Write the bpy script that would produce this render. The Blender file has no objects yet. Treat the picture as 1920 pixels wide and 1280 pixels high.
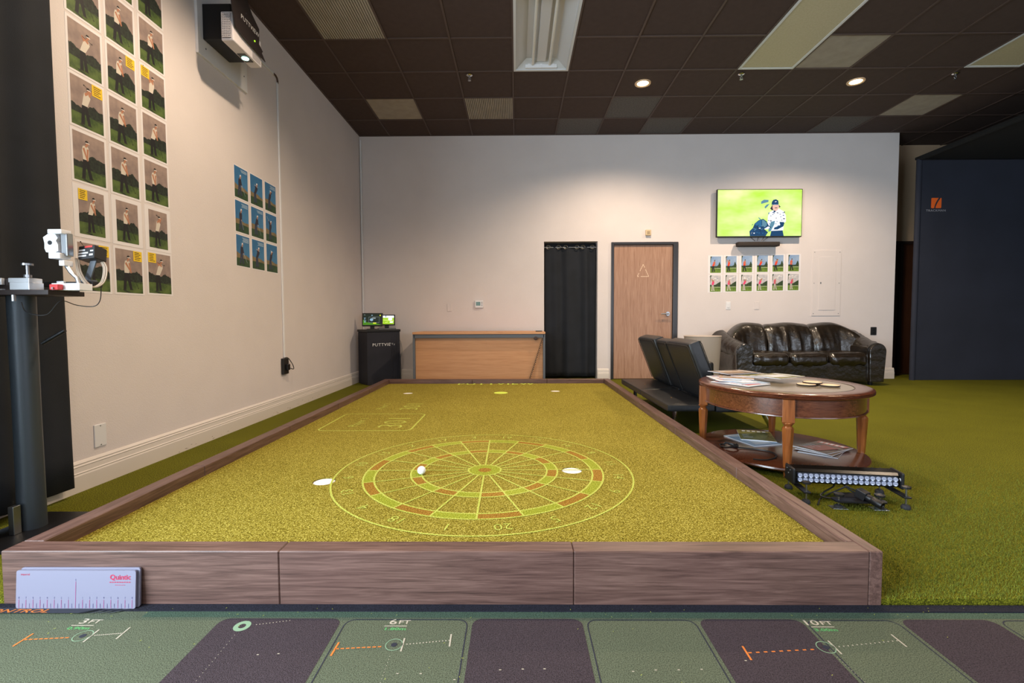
import bpy, bmesh, math, random
from mathutils import Vector, Matrix, noise as mnoise

# ------------------------------------------------------------------ scene, camera, light
sc = bpy.context.scene
col = sc.collection
PI = math.pi
XL, YB, ZC = -2.308, 7.045, 3.629          # left wall, back wall, ceiling height
TURF = 0.02                                 # top of the green floor turf
PZ = 0.125                                  # top of the turf in the putting box

cam_d = bpy.data.cameras.new('camera')
cam = bpy.data.objects.new('camera', cam_d)
col.objects.link(cam)
cam_d.sensor_width = 36.0
cam_d.lens = 36.0 * 880.0871 / 1920.0
cam_d.clip_start = 0.05
pitch, yaw, roll = 0.0451, 0.0092, -0.0038
fwd = Vector((-math.sin(yaw) * math.cos(pitch), math.cos(yaw) * math.cos(pitch), -math.sin(pitch)))
rgt = Vector((math.cos(yaw), math.sin(yaw), 0))
upv = rgt.cross(fwd)
r2 = math.cos(roll) * rgt + math.sin(roll) * upv
u2 = -math.sin(roll) * rgt + math.cos(roll) * upv
m = Matrix((r2, u2, -fwd)).transposed().to_4x4()
m.translation = Vector((0, 0, 0.9108))
cam.matrix_world = m
sc.camera = cam

sc.view_settings.view_transform = 'Standard'
sc.view_settings.look = 'None'
sc.view_settings.gamma = 1.0
sc.view_settings.exposure = 0.9
sc.view_settings.use_curve_mapping = False

world = bpy.data.worlds.new('world')
sc.world = world
world.use_nodes = True
wb = world.node_tree.nodes['Background']
wb.inputs[0].default_value = (0.62, 0.78, 1.0, 1)
wb.inputs[1].default_value = 0.9
sc.cycles.max_bounces = 7
sc.cycles.diffuse_bounces = 4
sc.cycles.glossy_bounces = 3
sc.cycles.transmission_bounces = 4
sc.cycles.caustics_reflective = False
sc.cycles.caustics_refractive = False


def area_light(name, loc, rot, sx, sy, energy, color):
    d = bpy.data.lights.new(name, 'AREA')
    d.shape = 'RECTANGLE'
    d.size, d.size_y = sx, sy
    d.energy = energy
    d.color = color
    o = bpy.data.objects.new(name, d)
    o.location = loc
    o.rotation_euler = rot
    col.objects.link(o)
    return o


# daylight entering through the left shop window and an unseen rear one placed for its light
area_light('daylight_left_window', (-2.56, -0.35, 1.55), (0, -PI / 2, 0), 2.7, 2.7, 250, (0.76, 0.90, 1.0))
area_light('daylight_rear_window', (4.76, -2.56, 1.6), (PI / 2, 0, 0), 5.1, 2.6, 52, (0.92, 0.95, 1.0))

# ------------------------------------------------------------------ helpers


def rgb(r, g, b):
    f = lambda c: (c / 255 / 12.92) if c / 255 <= 0.04045 else ((c / 255 + 0.055) / 1.055) ** 2.4
    return (f(r), f(g), f(b), 1.0)


MATS = {}


def mat(name, c, rough=0.6, metal=0.0, c2=None, scale=30.0, stretch=None, bump=0.0, bscale=None,
        emit=None, estr=0.0, spec=None, coat=0.0, detail=3.0, lo=0.35, hi=0.65, distort=0.0, alpha=None, trans=0.0, ior=None, bdist=0.004):
    if name in MATS:
        return MATS[name]
    mt = bpy.data.materials.new(name)
    mt.use_nodes = True
    nt = mt.node_tree
    b = nt.nodes['Principled BSDF']
    b.inputs['Base Color'].default_value = c
    b.inputs['Roughness'].default_value = rough
    b.inputs['Metallic'].default_value = metal
    if spec is not None:
        b.inputs['Specular IOR Level'].default_value = spec
    if coat:
        b.inputs['Coat Weight'].default_value = coat
        b.inputs['Coat Roughness'].default_value = 0.15
    if trans:
        b.inputs['Transmission Weight'].default_value = trans
    if ior:
        b.inputs['IOR'].default_value = ior
    if emit is not None:
        b.inputs['Emission Color'].default_value = emit
        b.inputs['Emission Strength'].default_value = estr
    if c2 is not None or bump:
        tc = nt.nodes.new('ShaderNodeTexCoord')
        mp = nt.nodes.new('ShaderNodeMapping')
        nt.links.new(tc.outputs['Object'], mp.inputs['Vector'])
        if stretch:
            mp.inputs['Scale'].default_value = stretch
    if c2 is not None:
        n = nt.nodes.new('ShaderNodeTexNoise')
        n.inputs['Scale'].default_value = scale
        n.inputs['Detail'].default_value = detail
        n.inputs['Distortion'].default_value = distort
        nt.links.new(mp.outputs['Vector'], n.inputs['Vector'])
        rp = nt.nodes.new('ShaderNodeValToRGB')
        rp.color_ramp.elements[0].position = lo
        rp.color_ramp.elements[0].color = c
        rp.color_ramp.elements[1].position = hi
        rp.color_ramp.elements[1].color = c2
        nt.links.new(n.outputs['Fac'], rp.inputs['Fac'])
        if emit is None:
            nt.links.new(rp.outputs['Color'], b.inputs['Base Color'])
        else:
            b.inputs['Base Color'].default_value = (.01, .01, .01, 1)
        if emit is not None:
            nt.links.new(rp.outputs['Color'], b.inputs['Emission Color'])
    if bump:
        n2 = nt.nodes.new('ShaderNodeTexNoise')
        n2.inputs['Scale'].default_value = bscale or scale
        n2.inputs['Detail'].default_value = 3.0
        nt.links.new(mp.outputs['Vector'], n2.inputs['Vector'])
        bp = nt.nodes.new('ShaderNodeBump')
        bp.inputs['Strength'].default_value = min(1.0, bump)
        bp.inputs['Distance'].default_value = bdist
        nt.links.new(n2.outputs['Fac'], bp.inputs['Height'])
        nt.links.new(bp.outputs['Normal'], b.inputs['Normal'])
    MATS[name] = mt
    return mt


def wood_mat(name, dark, mid, light, axis, rough=0.45, scale=1.0, coat=0.0, rot=None):
    """wood with grain along the given axis (0 x, 1 y, 2 z)"""
    if name in MATS:
        return MATS[name]
    mt = bpy.data.materials.new(name)
    mt.use_nodes = True
    nt = mt.node_tree
    b = nt.nodes['Principled BSDF']
    b.inputs['Roughness'].default_value = rough
    if coat:
        b.inputs['Coat Weight'].default_value = coat
        b.inputs['Coat Roughness'].default_value = 0.12
    tc = nt.nodes.new('ShaderNodeTexCoord')
    mp = nt.nodes.new('ShaderNodeMapping')
    s = [38.0 * scale] * 3
    s[axis] = 2.0 * scale
    mp.inputs['Scale'].default_value = s
    if rot:
        mp.inputs['Rotation'].default_value = rot
    nt.links.new(tc.outputs['Object'], mp.inputs['Vector'])
    n1 = nt.nodes.new('ShaderNodeTexNoise')
    n1.inputs['Scale'].default_value = 1.3
    n1.inputs['Detail'].default_value = 6
    n1.inputs['Roughness'].default_value = 0.62
    n1.inputs['Distortion'].default_value = 1.4
    nt.links.new(mp.outputs['Vector'], n1.inputs['Vector'])
    mp2 = nt.nodes.new('ShaderNodeMapping')
    s2 = [260.0 * scale] * 3
    s2[axis] = 9.0 * scale
    mp2.inputs['Scale'].default_value = s2
    nt.links.new(tc.outputs['Object'], mp2.inputs['Vector'])
    n2 = nt.nodes.new('ShaderNodeTexNoise')
    n2.inputs['Scale'].default_value = 1.0
    n2.inputs['Detail'].default_value = 2
    nt.links.new(mp2.outputs['Vector'], n2.inputs['Vector'])
    mx = nt.nodes.new('ShaderNodeMath')
    mx.operation = 'MULTIPLY_ADD'
    nt.links.new(n2.outputs['Fac'], mx.inputs[0])
    mx.inputs[1].default_value = 0.45
    nt.links.new(n1.outputs['Fac'], mx.inputs[2])
    rp = nt.nodes.new('ShaderNodeValToRGB')
    e = rp.color_ramp.elements
    e[0].position, e[0].color = 0.40, dark
    e[1].position, e[1].color = 1.02 if False else 1.0, light
    k = e.new(0.68)
    k.color = mid
    nt.links.new(mx.outputs[0], rp.inputs['Fac'])
    nt.links.new(rp.outputs['Color'], b.inputs['Base Color'])
    bp = nt.nodes.new('ShaderNodeBump')
    bp.inputs['Strength'].default_value = 0.12
    bp.inputs['Distance'].default_value = 0.002
    nt.links.new(n2.outputs['Fac'], bp.inputs['Height'])
    nt.links.new(bp.outputs['Normal'], b.inputs['Normal'])
    MATS[name] = mt
    return mt


def turf_mat(name, dark, mid, light, scale, bump=0.8, patch=0.12):
    """fibre turf: fine speckle of pile tips, a little broad unevenness of the pile"""
    if name in MATS:
        return MATS[name]
    mt = bpy.data.materials.new(name)
    mt.use_nodes = True
    nt = mt.node_tree
    b = nt.nodes['Principled BSDF']
    b.inputs['Roughness'].default_value = 0.9
    b.inputs['Specular IOR Level'].default_value = 0.15
    tc = nt.nodes.new('ShaderNodeTexCoord')
    n1 = nt.nodes.new('ShaderNodeTexNoise')
    n1.inputs['Scale'].default_value = scale
    n1.inputs['Detail'].default_value = 2.0
    n1.inputs['Roughness'].default_value = 0.7
    nt.links.new(tc.outputs['Object'], n1.inputs['Vector'])
    n2 = nt.nodes.new('ShaderNodeTexNoise')
    n2.inputs['Scale'].default_value = 2.3
    n2.inputs['Detail'].default_value = 3.0
    nt.links.new(tc.outputs['Object'], n2.inputs['Vector'])
    mx = nt.nodes.new('ShaderNodeMath')
    mx.operation = 'MULTIPLY_ADD'
    nt.links.new(n2.outputs['Fac'], mx.inputs[0])
    mx.inputs[1].default_value = patch
    nt.links.new(n1.outputs['Fac'], mx.inputs[2])
    rp = nt.nodes.new('ShaderNodeValToRGB')
    e = rp.color_ramp.elements
    e[0].position, e[0].color = 0.36, dark
    e[1].position, e[1].color = 0.76, light
    k = e.new(0.54)
    k.color = mid
    nt.links.new(mx.outputs[0], rp.inputs['Fac'])
    nt.links.new(rp.outputs['Color'], b.inputs['Base Color'])
    bp = nt.nodes.new('ShaderNodeBump')
    bp.inputs['Strength'].default_value = bump
    bp.inputs['Distance'].default_value = 0.004
    nt.links.new(n1.outputs['Fac'], bp.inputs['Height'])
    nt.links.new(bp.outputs['Normal'], b.inputs['Normal'])
    MATS[name] = mt
    return mt


def obj(name, bm, mats, parent=None, smooth=False, kind=None, label=None):
    """link a bmesh as one mesh object"""
    me = bpy.data.meshes.new(name)
    bm.normal_update()
    bm.to_mesh(me)
    bm.free()
    if not isinstance(mats, (list, tuple)):
        mats = [mats]
    for q in mats:
        me.materials.append(q)
    if smooth:
        for p in me.polygons:
            p.use_smooth = True
        try:
            me.set_sharp_from_angle(angle=math.radians(40))
        except Exception:
            pass
    o = bpy.data.objects.new(name, me)
    col.objects.link(o)
    if parent is not None:
        o.parent = parent
    if kind:
        o['kind'] = kind
    if label:
        o['label'] = label
    return o


def tag(o, label, cat, group=None):
    o['label'] = label
    o['category'] = cat
    if group:
        o['group'] = group
    return o


def thing(name, label, cat, loc=(0, 0, 0), rotz=0.0, group=None):
    o = bpy.data.objects.new(name, None)
    o.empty_display_size = 0.05
    col.objects.link(o)
    o.location = loc
    o.rotation_euler = (0, 0, rotz)
    return tag(o, label, cat, group)


def struct(name, bm, mt, parent=None, smooth=False):
    o = obj(name, bm, mt, parent, smooth)
    if parent is None:
        o['kind'] = 'structure'
    return o


def copy_tree(o, parent=None):
    c = o.copy()
    col.objects.link(c)
    c.parent = parent
    for ch in list(o.children):
        copy_tree(ch, c)
    return c


def N():
    return bmesh.new()


def box(bm, x0, x1, y0, y1, z0, z1, bev=0.0, seg=2, mi=0, M=None):
    r = bmesh.ops.create_cube(bm, size=1.0)
    vs = r['verts']
    for v in vs:
        v.co = Vector(((x0 + x1) / 2 + v.co.x * (x1 - x0), (y0 + y1) / 2 + v.co.y * (y1 - y0), (z0 + z1) / 2 + v.co.z * (z1 - z0)))
    fs = set(f for v in vs for f in v.link_faces)
    if bev > 0:
        es = list(set(e for v in vs for e in v.link_edges))
        rr = bmesh.ops.bevel(bm, geom=es, offset=bev, offset_type='OFFSET', segments=seg, profile=0.5, affect='EDGES')
        vs = list(set(v for f in rr['faces'] for v in f.verts) | set(v for v in vs if v.is_valid))
        fs = set(f for v in vs for f in v.link_faces)
    for f in fs:
        f.material_index = mi
    if M is not None:
        for v in set(v for f in fs for v in f.verts):
            v.co = M @ v.co
    return bm


def frame_of(d):
    d = d.normalized()
    a = Vector((0, 0, 1)) if abs(d.z) < 0.9 else Vector((1, 0, 0))
    u = d.cross(a).normalized()
    return u, u.cross(d).normalized()


def tube(bm, pts, r, seg=8, caps=True, mi=0, closed=False):
    pts = [Vector(p) for p in pts]
    n = len(pts)
    rs = r if isinstance(r, (list, tuple)) else [r] * n
    rings = []
    u = None
    for i, p in enumerate(pts):
        if closed:
            d = pts[(i + 1) % n] - pts[i - 1]
        else:
            d = pts[min(i + 1, n - 1)] - pts[max(i - 1, 0)]
        d.normalize()
        if u is None:
            u, w = frame_of(d)
        else:
            u = (u - d * u.dot(d)).normalized()
            w = u.cross(d).normalized()
        rings.append([bm.verts.new(p + u * rs[i] * math.cos(2 * PI * k / seg) + w * rs[i] * math.sin(2 * PI * k / seg)) for k in range(seg)])
    m_ = n if closed else n - 1
    for i in range(m_):
        A, B = rings[i], rings[(i + 1) % n]
        for k in range(seg):
            f = bm.faces.new((A[k], A[(k + 1) % seg], B[(k + 1) % seg], B[k]))
            f.material_index = mi
    if caps and not closed:
        f = bm.faces.new(rings[0][::-1]); f.material_index = mi
        f = bm.faces.new(rings[-1]); f.material_index = mi
    return bm


def lathe(bm, prof, seg=32, c=(0, 0, 0), sx=1.0, sy=1.0, mi=0, rot=0.0, axis='z'):
    rings = []
    for r, z in prof:
        ring = []
        for k in range(seg):
            a = 2 * PI * k / seg + rot
            x, y = r * math.cos(a) * sx, r * math.sin(a) * sy
            if axis == 'z':
                p = (c[0] + x, c[1] + y, c[2] + z)
            elif axis == 'y':
                p = (c[0] + x, c[1] + z, c[2] + y)
            else:
                p = (c[0] + z, c[1] + x, c[2] + y)
            ring.append(bm.verts.new(p))
        rings.append(ring)
    for A, B in zip(rings, rings[1:]):
        for k in range(seg):
            f = bm.faces.new((A[k], A[(k + 1) % seg], B[(k + 1) % seg], B[k]))
            f.material_index = mi
    for R_, rv in ((rings[0], True), (rings[-1], False)):
        f = bm.faces.new(R_[::-1] if rv else R_)
        f.material_index = mi
    bmesh.ops.recalc_face_normals(bm, faces=bm.faces)
    return bm


def prism(bm, poly, fn, d, mi=0):
    """poly 2-D points -> fn(u,v,w) 3-D; extruded from w=0 to w=d"""
    a = [bm.verts.new(fn(u, v, 0)) for u, v in poly]
    b = [bm.verts.new(fn(u, v, d)) for u, v in poly]
    fs = [bm.faces.new(a), bm.faces.new(b[::-1])]
    n = len(poly)
    for i in range(n):
        fs.append(bm.faces.new((a[i], b[i], b[(i + 1) % n], a[(i + 1) % n])))
    for f in fs:
        f.material_index = mi
    bmesh.ops.recalc_face_normals(bm, faces=fs)
    return bm


def flat(bm, poly, fn, h=0.0, mi=0):
    f = bm.faces.new([bm.verts.new(fn(u, v, h)) for u, v in poly])
    f.material_index = mi
    return f


def disc(cx, cy, rx, ry=None, n=20):
    ry = rx if ry is None else ry
    return [(cx + rx * math.cos(2 * PI * k / n), cy + ry * math.sin(2 * PI * k / n)) for k in range(n)]


def rect(x0, y0, x1, y1):
    return [(x0, y0), (x1, y0), (x1, y1), (x0, y1)]


def rrect(x0, y0, x1, y1, r, n=5):
    out = []
    for cx, cy, a0 in ((x1 - r, y0 + r, -PI / 2), (x1 - r, y1 - r, 0), (x0 + r, y1 - r, PI / 2), (x0 + r, y0 + r, PI)):
        for k in range(n + 1):
            a = a0 + PI / 2 * k / n
            out.append((cx + r * math.cos(a), cy + r * math.sin(a)))
    return out


def ring_flat(bm, c, r0, r1, a0, a1, n, fn, h=0.0, mi=0):
    vs0, vs1 = [], []
    for k in range(n + 1):
        a = a0 + (a1 - a0) * k / n
        vs0.append(bm.verts.new(fn(c[0] + r0 * math.cos(a), c[1] + r0 * math.sin(a), h)))
        vs1.append(bm.verts.new(fn(c[0] + r1 * math.cos(a), c[1] + r1 * math.sin(a), h)))
    for k in range(n):
        f = bm.faces.new((vs0[k], vs1[k], vs1[k + 1], vs0[k + 1]))
        f.material_index = mi


def strip(bm, pts, w, fn, h=0.0, mi=0, closed=False):
    n = len(pts)
    L, R_ = [], []
    for i in range(n):
        if closed:
            a, b = pts[i - 1], pts[(i + 1) % n]
        else:
            a, b = pts[max(0, i - 1)], pts[min(n - 1, i + 1)]
        dx, dy = b[0] - a[0], b[1] - a[1]
        l = math.hypot(dx, dy) or 1
        nx, ny = -dy / l * w / 2, dx / l * w / 2
        L.append(bm.verts.new(fn(pts[i][0] + nx, pts[i][1] + ny, h)))
        R_.append(bm.verts.new(fn(pts[i][0] - nx, pts[i][1] - ny, h)))
    for i in range(n if closed else n - 1):
        j = (i + 1) % n
        f = bm.faces.new((L[i], R_[i], R_[j], L[j]))
        f.material_index = mi


_dg = None


def text(bm, s, size, fn, h=0.0, mi=0, cx=0.0, cy=0.0, ang=0.0, align='CENTER', shear=0.0, spacing=1.0, fat=0.0, sxs=1.0):
    cu = bpy.data.curves.new('lettering', 'FONT')
    cu.body = s
    cu.size = size
    cu.align_x = align
    cu.align_y = 'CENTER'
    cu.shear = shear
    cu.space_character = spacing
    cu.offset = fat
    cu.resolution_u = 2
    o = bpy.data.objects.new('lettering', cu)
    col.objects.link(o)
    bpy.context.view_layer.update()
    me = o.evaluated_get(bpy.context.evaluated_depsgraph_get()).to_mesh()
    ca, sa = math.cos(ang), math.sin(ang)
    vs = []
    for v in me.vertices:
        x, y = v.co.x * sxs, v.co.y
        vs.append(bm.verts.new(fn(cx + x * ca - y * sa, cy + x * sa + y * ca, h)))
    for p in me.polygons:
        try:
            f = bm.faces.new([vs[i] for i in p.vertices])
            f.material_index = mi
        except ValueError:
            pass
    bpy.data.objects.remove(o)
    bpy.data.curves.remove(cu)


def soft(bm, x0, x1, y0, y1, z0, z1, r=0.3, n=10, puff=0.0, wr=0.0, seed=0, wf=9.0, mi=0, M=None, puffx=0.0):
    """rounded, slightly inflated cushion; wr = wrinkle depth"""
    hx, hy, hz = (x1 - x0) / 2, (y1 - y0) / 2, (z1 - z0) / 2
    rr = r * min(hx, hy, hz)
    c = Vector(((x0 + x1) / 2, (y0 + y1) / 2, (z0 + z1) / 2))
    cache = {}

    def vert(p):
        k = (round(p[0], 4), round(p[1], 4), round(p[2], 4))
        if k in cache:
            return cache[k]
        q = Vector((p[0] * hx, p[1] * hy, p[2] * hz))
        inn = Vector((max(-hx + rr, min(hx - rr, q.x)), max(-hy + rr, min(hy - rr, q.y)), max(-hz + rr, min(hz - rr, q.z))))
        d = q - inn
        if d.length > 1e-9:
            d = d.normalized()
            q = inn + d * rr
        fx, fy, fz = 1 - p[0] ** 2, 1 - p[1] ** 2, 1 - p[2] ** 2
        q.z += puff * fx * fy * p[2]
        q.y += puff * 0.7 * fx * fz * p[1]
        q.x += puffx * fy * fz * p[0]
        if wr:
            s = Vector((q.x * wf + seed * 7.1, q.y * wf, q.z * wf * 0.5))
            q += Vector((0.2, 1, 1)) * wr * (mnoise.noise(s) + 0.6 * mnoise.noise(s * 2.3))
        v = bm.verts.new((M @ (c + q)) if M is not None else c + q)
        cache[k] = v
        return v
    g = [-1 + 2 * i / n for i in range(n + 1)]
    # denser near the edges
    g = [math.copysign(abs(t) ** 0.75, t) for t in g]
    for ax in range(3):
        for s in (-1, 1):
            for i in range(n):
                for j in range(n):
                    q = []
                    for a, b in ((i, j), (i + 1, j), (i + 1, j + 1), (i, j + 1)):
                        p = [0, 0, 0]
                        p[ax] = s
                        p[(ax + 1) % 3] = g[a]
                        p[(ax + 2) % 3] = g[b]
                        q.append(vert(p))
                    if s < 0:
                        q = q[::-1]
                    f = bm.faces.new(q)
                    f.material_index = mi
    return bm


def curvy(pts, n=6):
    """smooth curve through the points"""
    P = [Vector(p) for p in pts]
    out = []
    for i in range(len(P) - 1):
        a, b, c, d = P[max(0, i - 1)], P[i], P[i + 1], P[min(len(P) - 1, i + 2)]
        for k in range(n):
            t = k / n
            out.append(.5 * ((2 * b) + (c - a) * t + (2 * a - 5 * b + 4 * c - d) * t * t + (3 * b - a - 3 * c + d) * t ** 3))
    out.append(P[-1])
    return out


def onwall_left(Y, Z, w):       # picture coordinates on the left wall, w = out of the wall
    return (XL + w, Y, Z)


def onwall_back(x, z, w):
    return (x, YB - w, z)


random.seed(4)

# ------------------------------------------------------------------ materials
M_wall = mat('painted_plaster', rgb(214, 206, 204), 0.85, c2=rgb(217, 209, 207), scale=3, bump=0.35, bscale=160)
M_trim = mat('trim_paint', rgb(216, 209, 203), 0.45)
M_ceil = mat('ceiling_tile_brown', rgb(64, 48, 42), 0.9, c2=rgb(68, 52, 46), scale=9, bump=0.3, bscale=220)
M_ceilA = mat('ceiling_tile_grey', rgb(96, 92, 90), 0.9, c2=rgb(84, 80, 79), scale=30, lo=0.4, hi=0.6, bump=0.4, bscale=250)
M_ceilB = mat('ceiling_tile_pale', rgb(150, 142, 130), 0.9, c2=rgb(160, 152, 140), scale=5, bump=0.2, bscale=200)
M_grid = mat('grid_metal_brown', rgb(76, 60, 53), 0.6)
M_void = mat('plenum_black', rgb(18, 16, 15), 0.95)
M_turfP = turf_mat('putting_turf', rgb(71, 61, 5), rgb(134, 121, 32), rgb(213, 202, 108), 190, 1.0, .06)
M_turfG = turf_mat('green_turf', rgb(42, 44, 2), rgb(90, 91, 11), rgb(142, 140, 40), 200, 1.0, .08)
W_D, W_M, W_L = rgb(52, 36, 32), rgb(92, 67, 60), rgb(122, 94, 85)
M_wx = wood_mat('walnut_grain_across', W_D, W_M, W_L, 0, 0.42)
M_wy = wood_mat('walnut_grain_along', W_D, W_M, W_L, 1, 0.42)
M_black = mat('black_plastic', rgb(22, 22, 24), 0.45)
M_blackm = mat('black_metal', rgb(26, 26, 29), 0.4, 0.3)
M_chrome = mat('chrome', rgb(215, 218, 222), 0.12, 1.0)
M_steel = mat('brushed_steel', rgb(170, 172, 176), 0.32, 1.0)
M_white = mat('white_plastic', rgb(222, 222, 224), 0.4)
M_paper = mat('white_paper', rgb(226, 222, 224), 0.6)
M_leather = mat('black_leather', rgb(26, 22, 18), 0.26, c2=rgb(36, 29, 22), scale=14, bump=.7, bscale=11, spec=0.8, bdist=.012)
M_vinyl = mat('black_vinyl', rgb(24, 26, 29), 0.38, c2=rgb(30, 32, 35), scale=40, bump=0.25, bscale=260, spec=0.5)
M_drape = mat('black_drape_cloth', rgb(18, 23, 30), 0.9, c2=rgb(24, 29, 37), scale=5, bump=0.2, bscale=300)
M_cherry = wood_mat('cherry_wood', rgb(52, 24, 13), rgb(86, 44, 26), rgb(112, 64, 40), 0, 0.25, 0.8, 0.4)
M_cherryz = wood_mat('cherry_wood_leg', rgb(80, 40, 16), rgb(124, 68, 30), rgb(150, 88, 44), 2, 0.28, 0.9, 0.3)
M_maple = wood_mat('maple_laminate', rgb(176, 124, 82), rgb(194, 142, 98), rgb(206, 156, 112), 0, 0.5, 0.6)
M_doorw = wood_mat('oak_door_veneer', rgb(124, 90, 68), rgb(158, 120, 96), rgb(178, 142, 118), 2, 0.42, 0.8)
M_grey = mat('grey_metal', rgb(92, 98, 106), 0.5)
M_bronze = mat('bronze_frame_paint', rgb(52, 48, 48), 0.35)

# ------------------------------------------------------------------ setting
G0 = TURF
bm = N()
box(bm, XL - 0.3, 9.0, 1.468, 7.7, -0.08, G0)
struct('floor', bm, M_turfG)
bm = N()
box(bm, XL - 0.3, 9.0, -2.6, 1.468, -0.08, -0.004)
struct('floor_front', bm, mat('subfloor_dark', rgb(40, 42, 44), 0.9))

# left wall, then a shop window nearer than its end
bm = N()
box(bm, XL - 0.2, XL, 2.235, YB + 0.55, 0, ZC + 0.05)
struct('wall_left', bm, M_wall)
# back wall with a curtained opening and a door opening
DX0, DX1, DZ = 1.454, 2.331, 2.021
CX0, CX1, CZ = 0.417, 1.213, 2.078
bm = N()
for x0, x1, z0, z1 in ((XL, CX0, 0, ZC + .05), (CX1, DX0 - .03, 0, ZC + .05), (DX1 + .03, 5.615, 0, ZC + .05), (CX0, CX1, CZ, ZC + .05), (DX0 - .03, DX1 + .03, DZ + .03, ZC + .05)):
    box(bm, x0, x1, YB, YB + 0.18, z0, z1)
box(bm, 5.45, 5.615, YB + .18, 7.57, 0, ZC + .05)
bmesh.ops.remove_doubles(bm, verts=bm.verts, dist=1e-5)
struct('wall_back', bm, M_wall)
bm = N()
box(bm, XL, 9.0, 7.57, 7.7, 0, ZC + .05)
struct('wall_recess', bm, mat('plaster_warm_lit', rgb(176, 150, 122), .85))  # warm, dim light on the recess wall is put into its tan colour
bm = N()
box(bm, 9.0, 9.15, -2.7, 7.7, 0, ZC + .05)
struct('wall_right', bm, M_wall)
# unseen rear wall; long window placed rightward to brighten the rim's right end
bm = N()
box(bm, XL - .3, 9.0, -2.65, -2.45, 0, .28)
box(bm, XL - .3, 9.0, -2.65, -2.45, 2.9, ZC + .05)
box(bm, XL - .3, 2.2, -2.65, -2.45, .28, 2.9)
box(bm, 7.32, 9.0, -2.65, -2.45, .28, 2.9)
struct('wall_rear', bm, M_wall)
bm = N()
for x in (2.22, 3.92, 5.61, 7.28):
    box(bm, x - .03, x + .03, -2.5, -2.42, .28, 2.9)
box(bm, 2.2, 7.32, -2.5, -2.42, .28, .34)
box(bm, 2.2, 7.32, -2.5, -2.42, 2.84, 2.9)
struct('window_2', bm, mat('window_aluminium', rgb(150, 152, 155), 0.4, 0.8))
# left shop window wall
bm = N()
box(bm, XL - .2, XL - .04, -2.6, 2.235, 0, .075)
box(bm, XL - .2, XL - .04, -2.6, 2.235, 2.95, ZC + .05)
box(bm, XL - .2, XL - .04, -2.6, -1.75, .075, 2.95)
box(bm, XL - .2, XL - .04, 1.05, 1.3, .075, 2.95)
struct('wall_window', bm, M_wall)
bm = N()
for y in (-1.72, -.35, 1.02, 1.33, 2.2):
    box(bm, XL - .15, XL - .07, y - .03, y + .03, .075, 2.95)
box(bm, XL - .15, XL - .07, -1.75, 2.235, .075, .12)
box(bm, XL - .15, XL - .07, -1.75, 2.235, 2.9, 2.95)
w1 = struct('window_1', bm, mat('window_aluminium', rgb(150, 152, 155), 0.4, 0.8))
bm = N()
box(bm, XL - .2, XL + .012, -1.75, 2.232, .055, .085, .006)
obj('window_sill', bm, M_white, w1)

# ceiling: dark slab, T-bar grid, tiles
T = .6096
GX, GY = -1.8551, YB - .5606
bm = N()
box(bm, XL - .3, 9.1, -2.7, 7.7, ZC + .10, ZC + .16)
ceil = struct('ceiling', bm, M_void)
xs = [XL] + [GX + T * i for i in range(0, 18)]
xs = [x for x in xs if x < 8.95] + [9.0]
ys = [7.57, YB] + [GY - T * j for j in range(0, 15)]
ys = [y for y in ys if y > -2.4] + [-2.45]
bm = N()
box(bm, -.5, .5, -.5, .5, 0, .016)
tile_me = {}
for key, mt in (('a', M_ceil), ('g', M_ceilA), ('p', M_ceilB)):
    b2 = bm.copy()
    o = obj('ceiling_tile', b2, mt)
    tile_me[key] = o.data
    bpy.data.objects.remove(o)
bm.free()
special = {(1, 0): 'p', (1, 5): 'g', (0, 4): 'g', (0, 6): 'g', (0, 10): 'g', (3, 8): 'p', (1, 11): 'p'}
vents = {(1, 2), (4, 0)}
troffers = {(3, 3): 'open', (3, 7): 'lens', (3, 11): 'lens'}
troff_cells = set()
for (r_, c_) in troffers:
    troff_cells |= {(r_, c_), (r_ + 1, c_)}
light_cells = {(2, 5), (2, 9)}
for j in range(len(ys) - 1):
    for i in range(len(xs) - 1):
        x0, x1, y1, y0 = xs[i], xs[i + 1], ys[j], ys[j + 1]
        rc = (j - 1, i - 1)
        if j == 0 and x1 < 5.7:
            continue
        if rc in troff_cells or rc in vents:
            continue
        t = bpy.data.objects.new('ceiling_tile', tile_me[special.get(rc, 'a')])
        col.objects.link(t)
        t.parent = ceil
        t.location = ((x0 + x1) / 2, (y0 + y1) / 2, ZC + .007 + random.uniform(0, .002))
        t.scale = (x1 - x0 - .012, y1 - y0 - .012, 1)
bm = N()
box(bm, -.0095, .0095, -.5, .5, 0, .02)
gb = obj('grid_bar', bm, M_grid, ceil)
gme = gb.data
bpy.data.objects.remove(gb)
for x in xs[1:-1]:
    g = bpy.data.objects.new('grid_bar', gme)
    col.objects.link(g)
    g.parent = ceil
    top = 7.57 if x > 5.7 else YB
    g.location = (x, (top - 2.45) / 2, ZC)
    g.scale = (1, top + 2.45, 1)
for y in ys[1:-1]:
    x0 = 5.62 if y > YB - .01 else XL
    spans = [(x0, 9.0)]
    if abs(y - ys[5]) < 1e-6:          # the bar is interrupted by the two-tile-long troffers
        cuts = sorted((xs[c_ + 1], xs[c_ + 2]) for (_, c_) in troffers)
        spans, a = [], x0
        for c0, c1 in cuts:
            spans.append((a, c0))
            a = c1
        spans.append((a, 9.0))
    for a, b in spans:
        g = bpy.data.objects.new('grid_bar', gme)
        col.objects.link(g)
        g.parent = ceil
        g.rotation_euler = (0, 0, PI / 2)
        g.location = ((a + b) / 2, y, ZC + .0006)
        g.scale = (1, b - a, 1)
# wall angle along the walls
bm = N()
box(bm, XL, XL + .02, 1.0, YB, ZC - .001, ZC + .02)
box(bm, XL, 5.615, YB - .02, YB, ZC - .001, ZC + .02)
obj('wall_angle', bm, M_grid, ceil)

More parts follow.
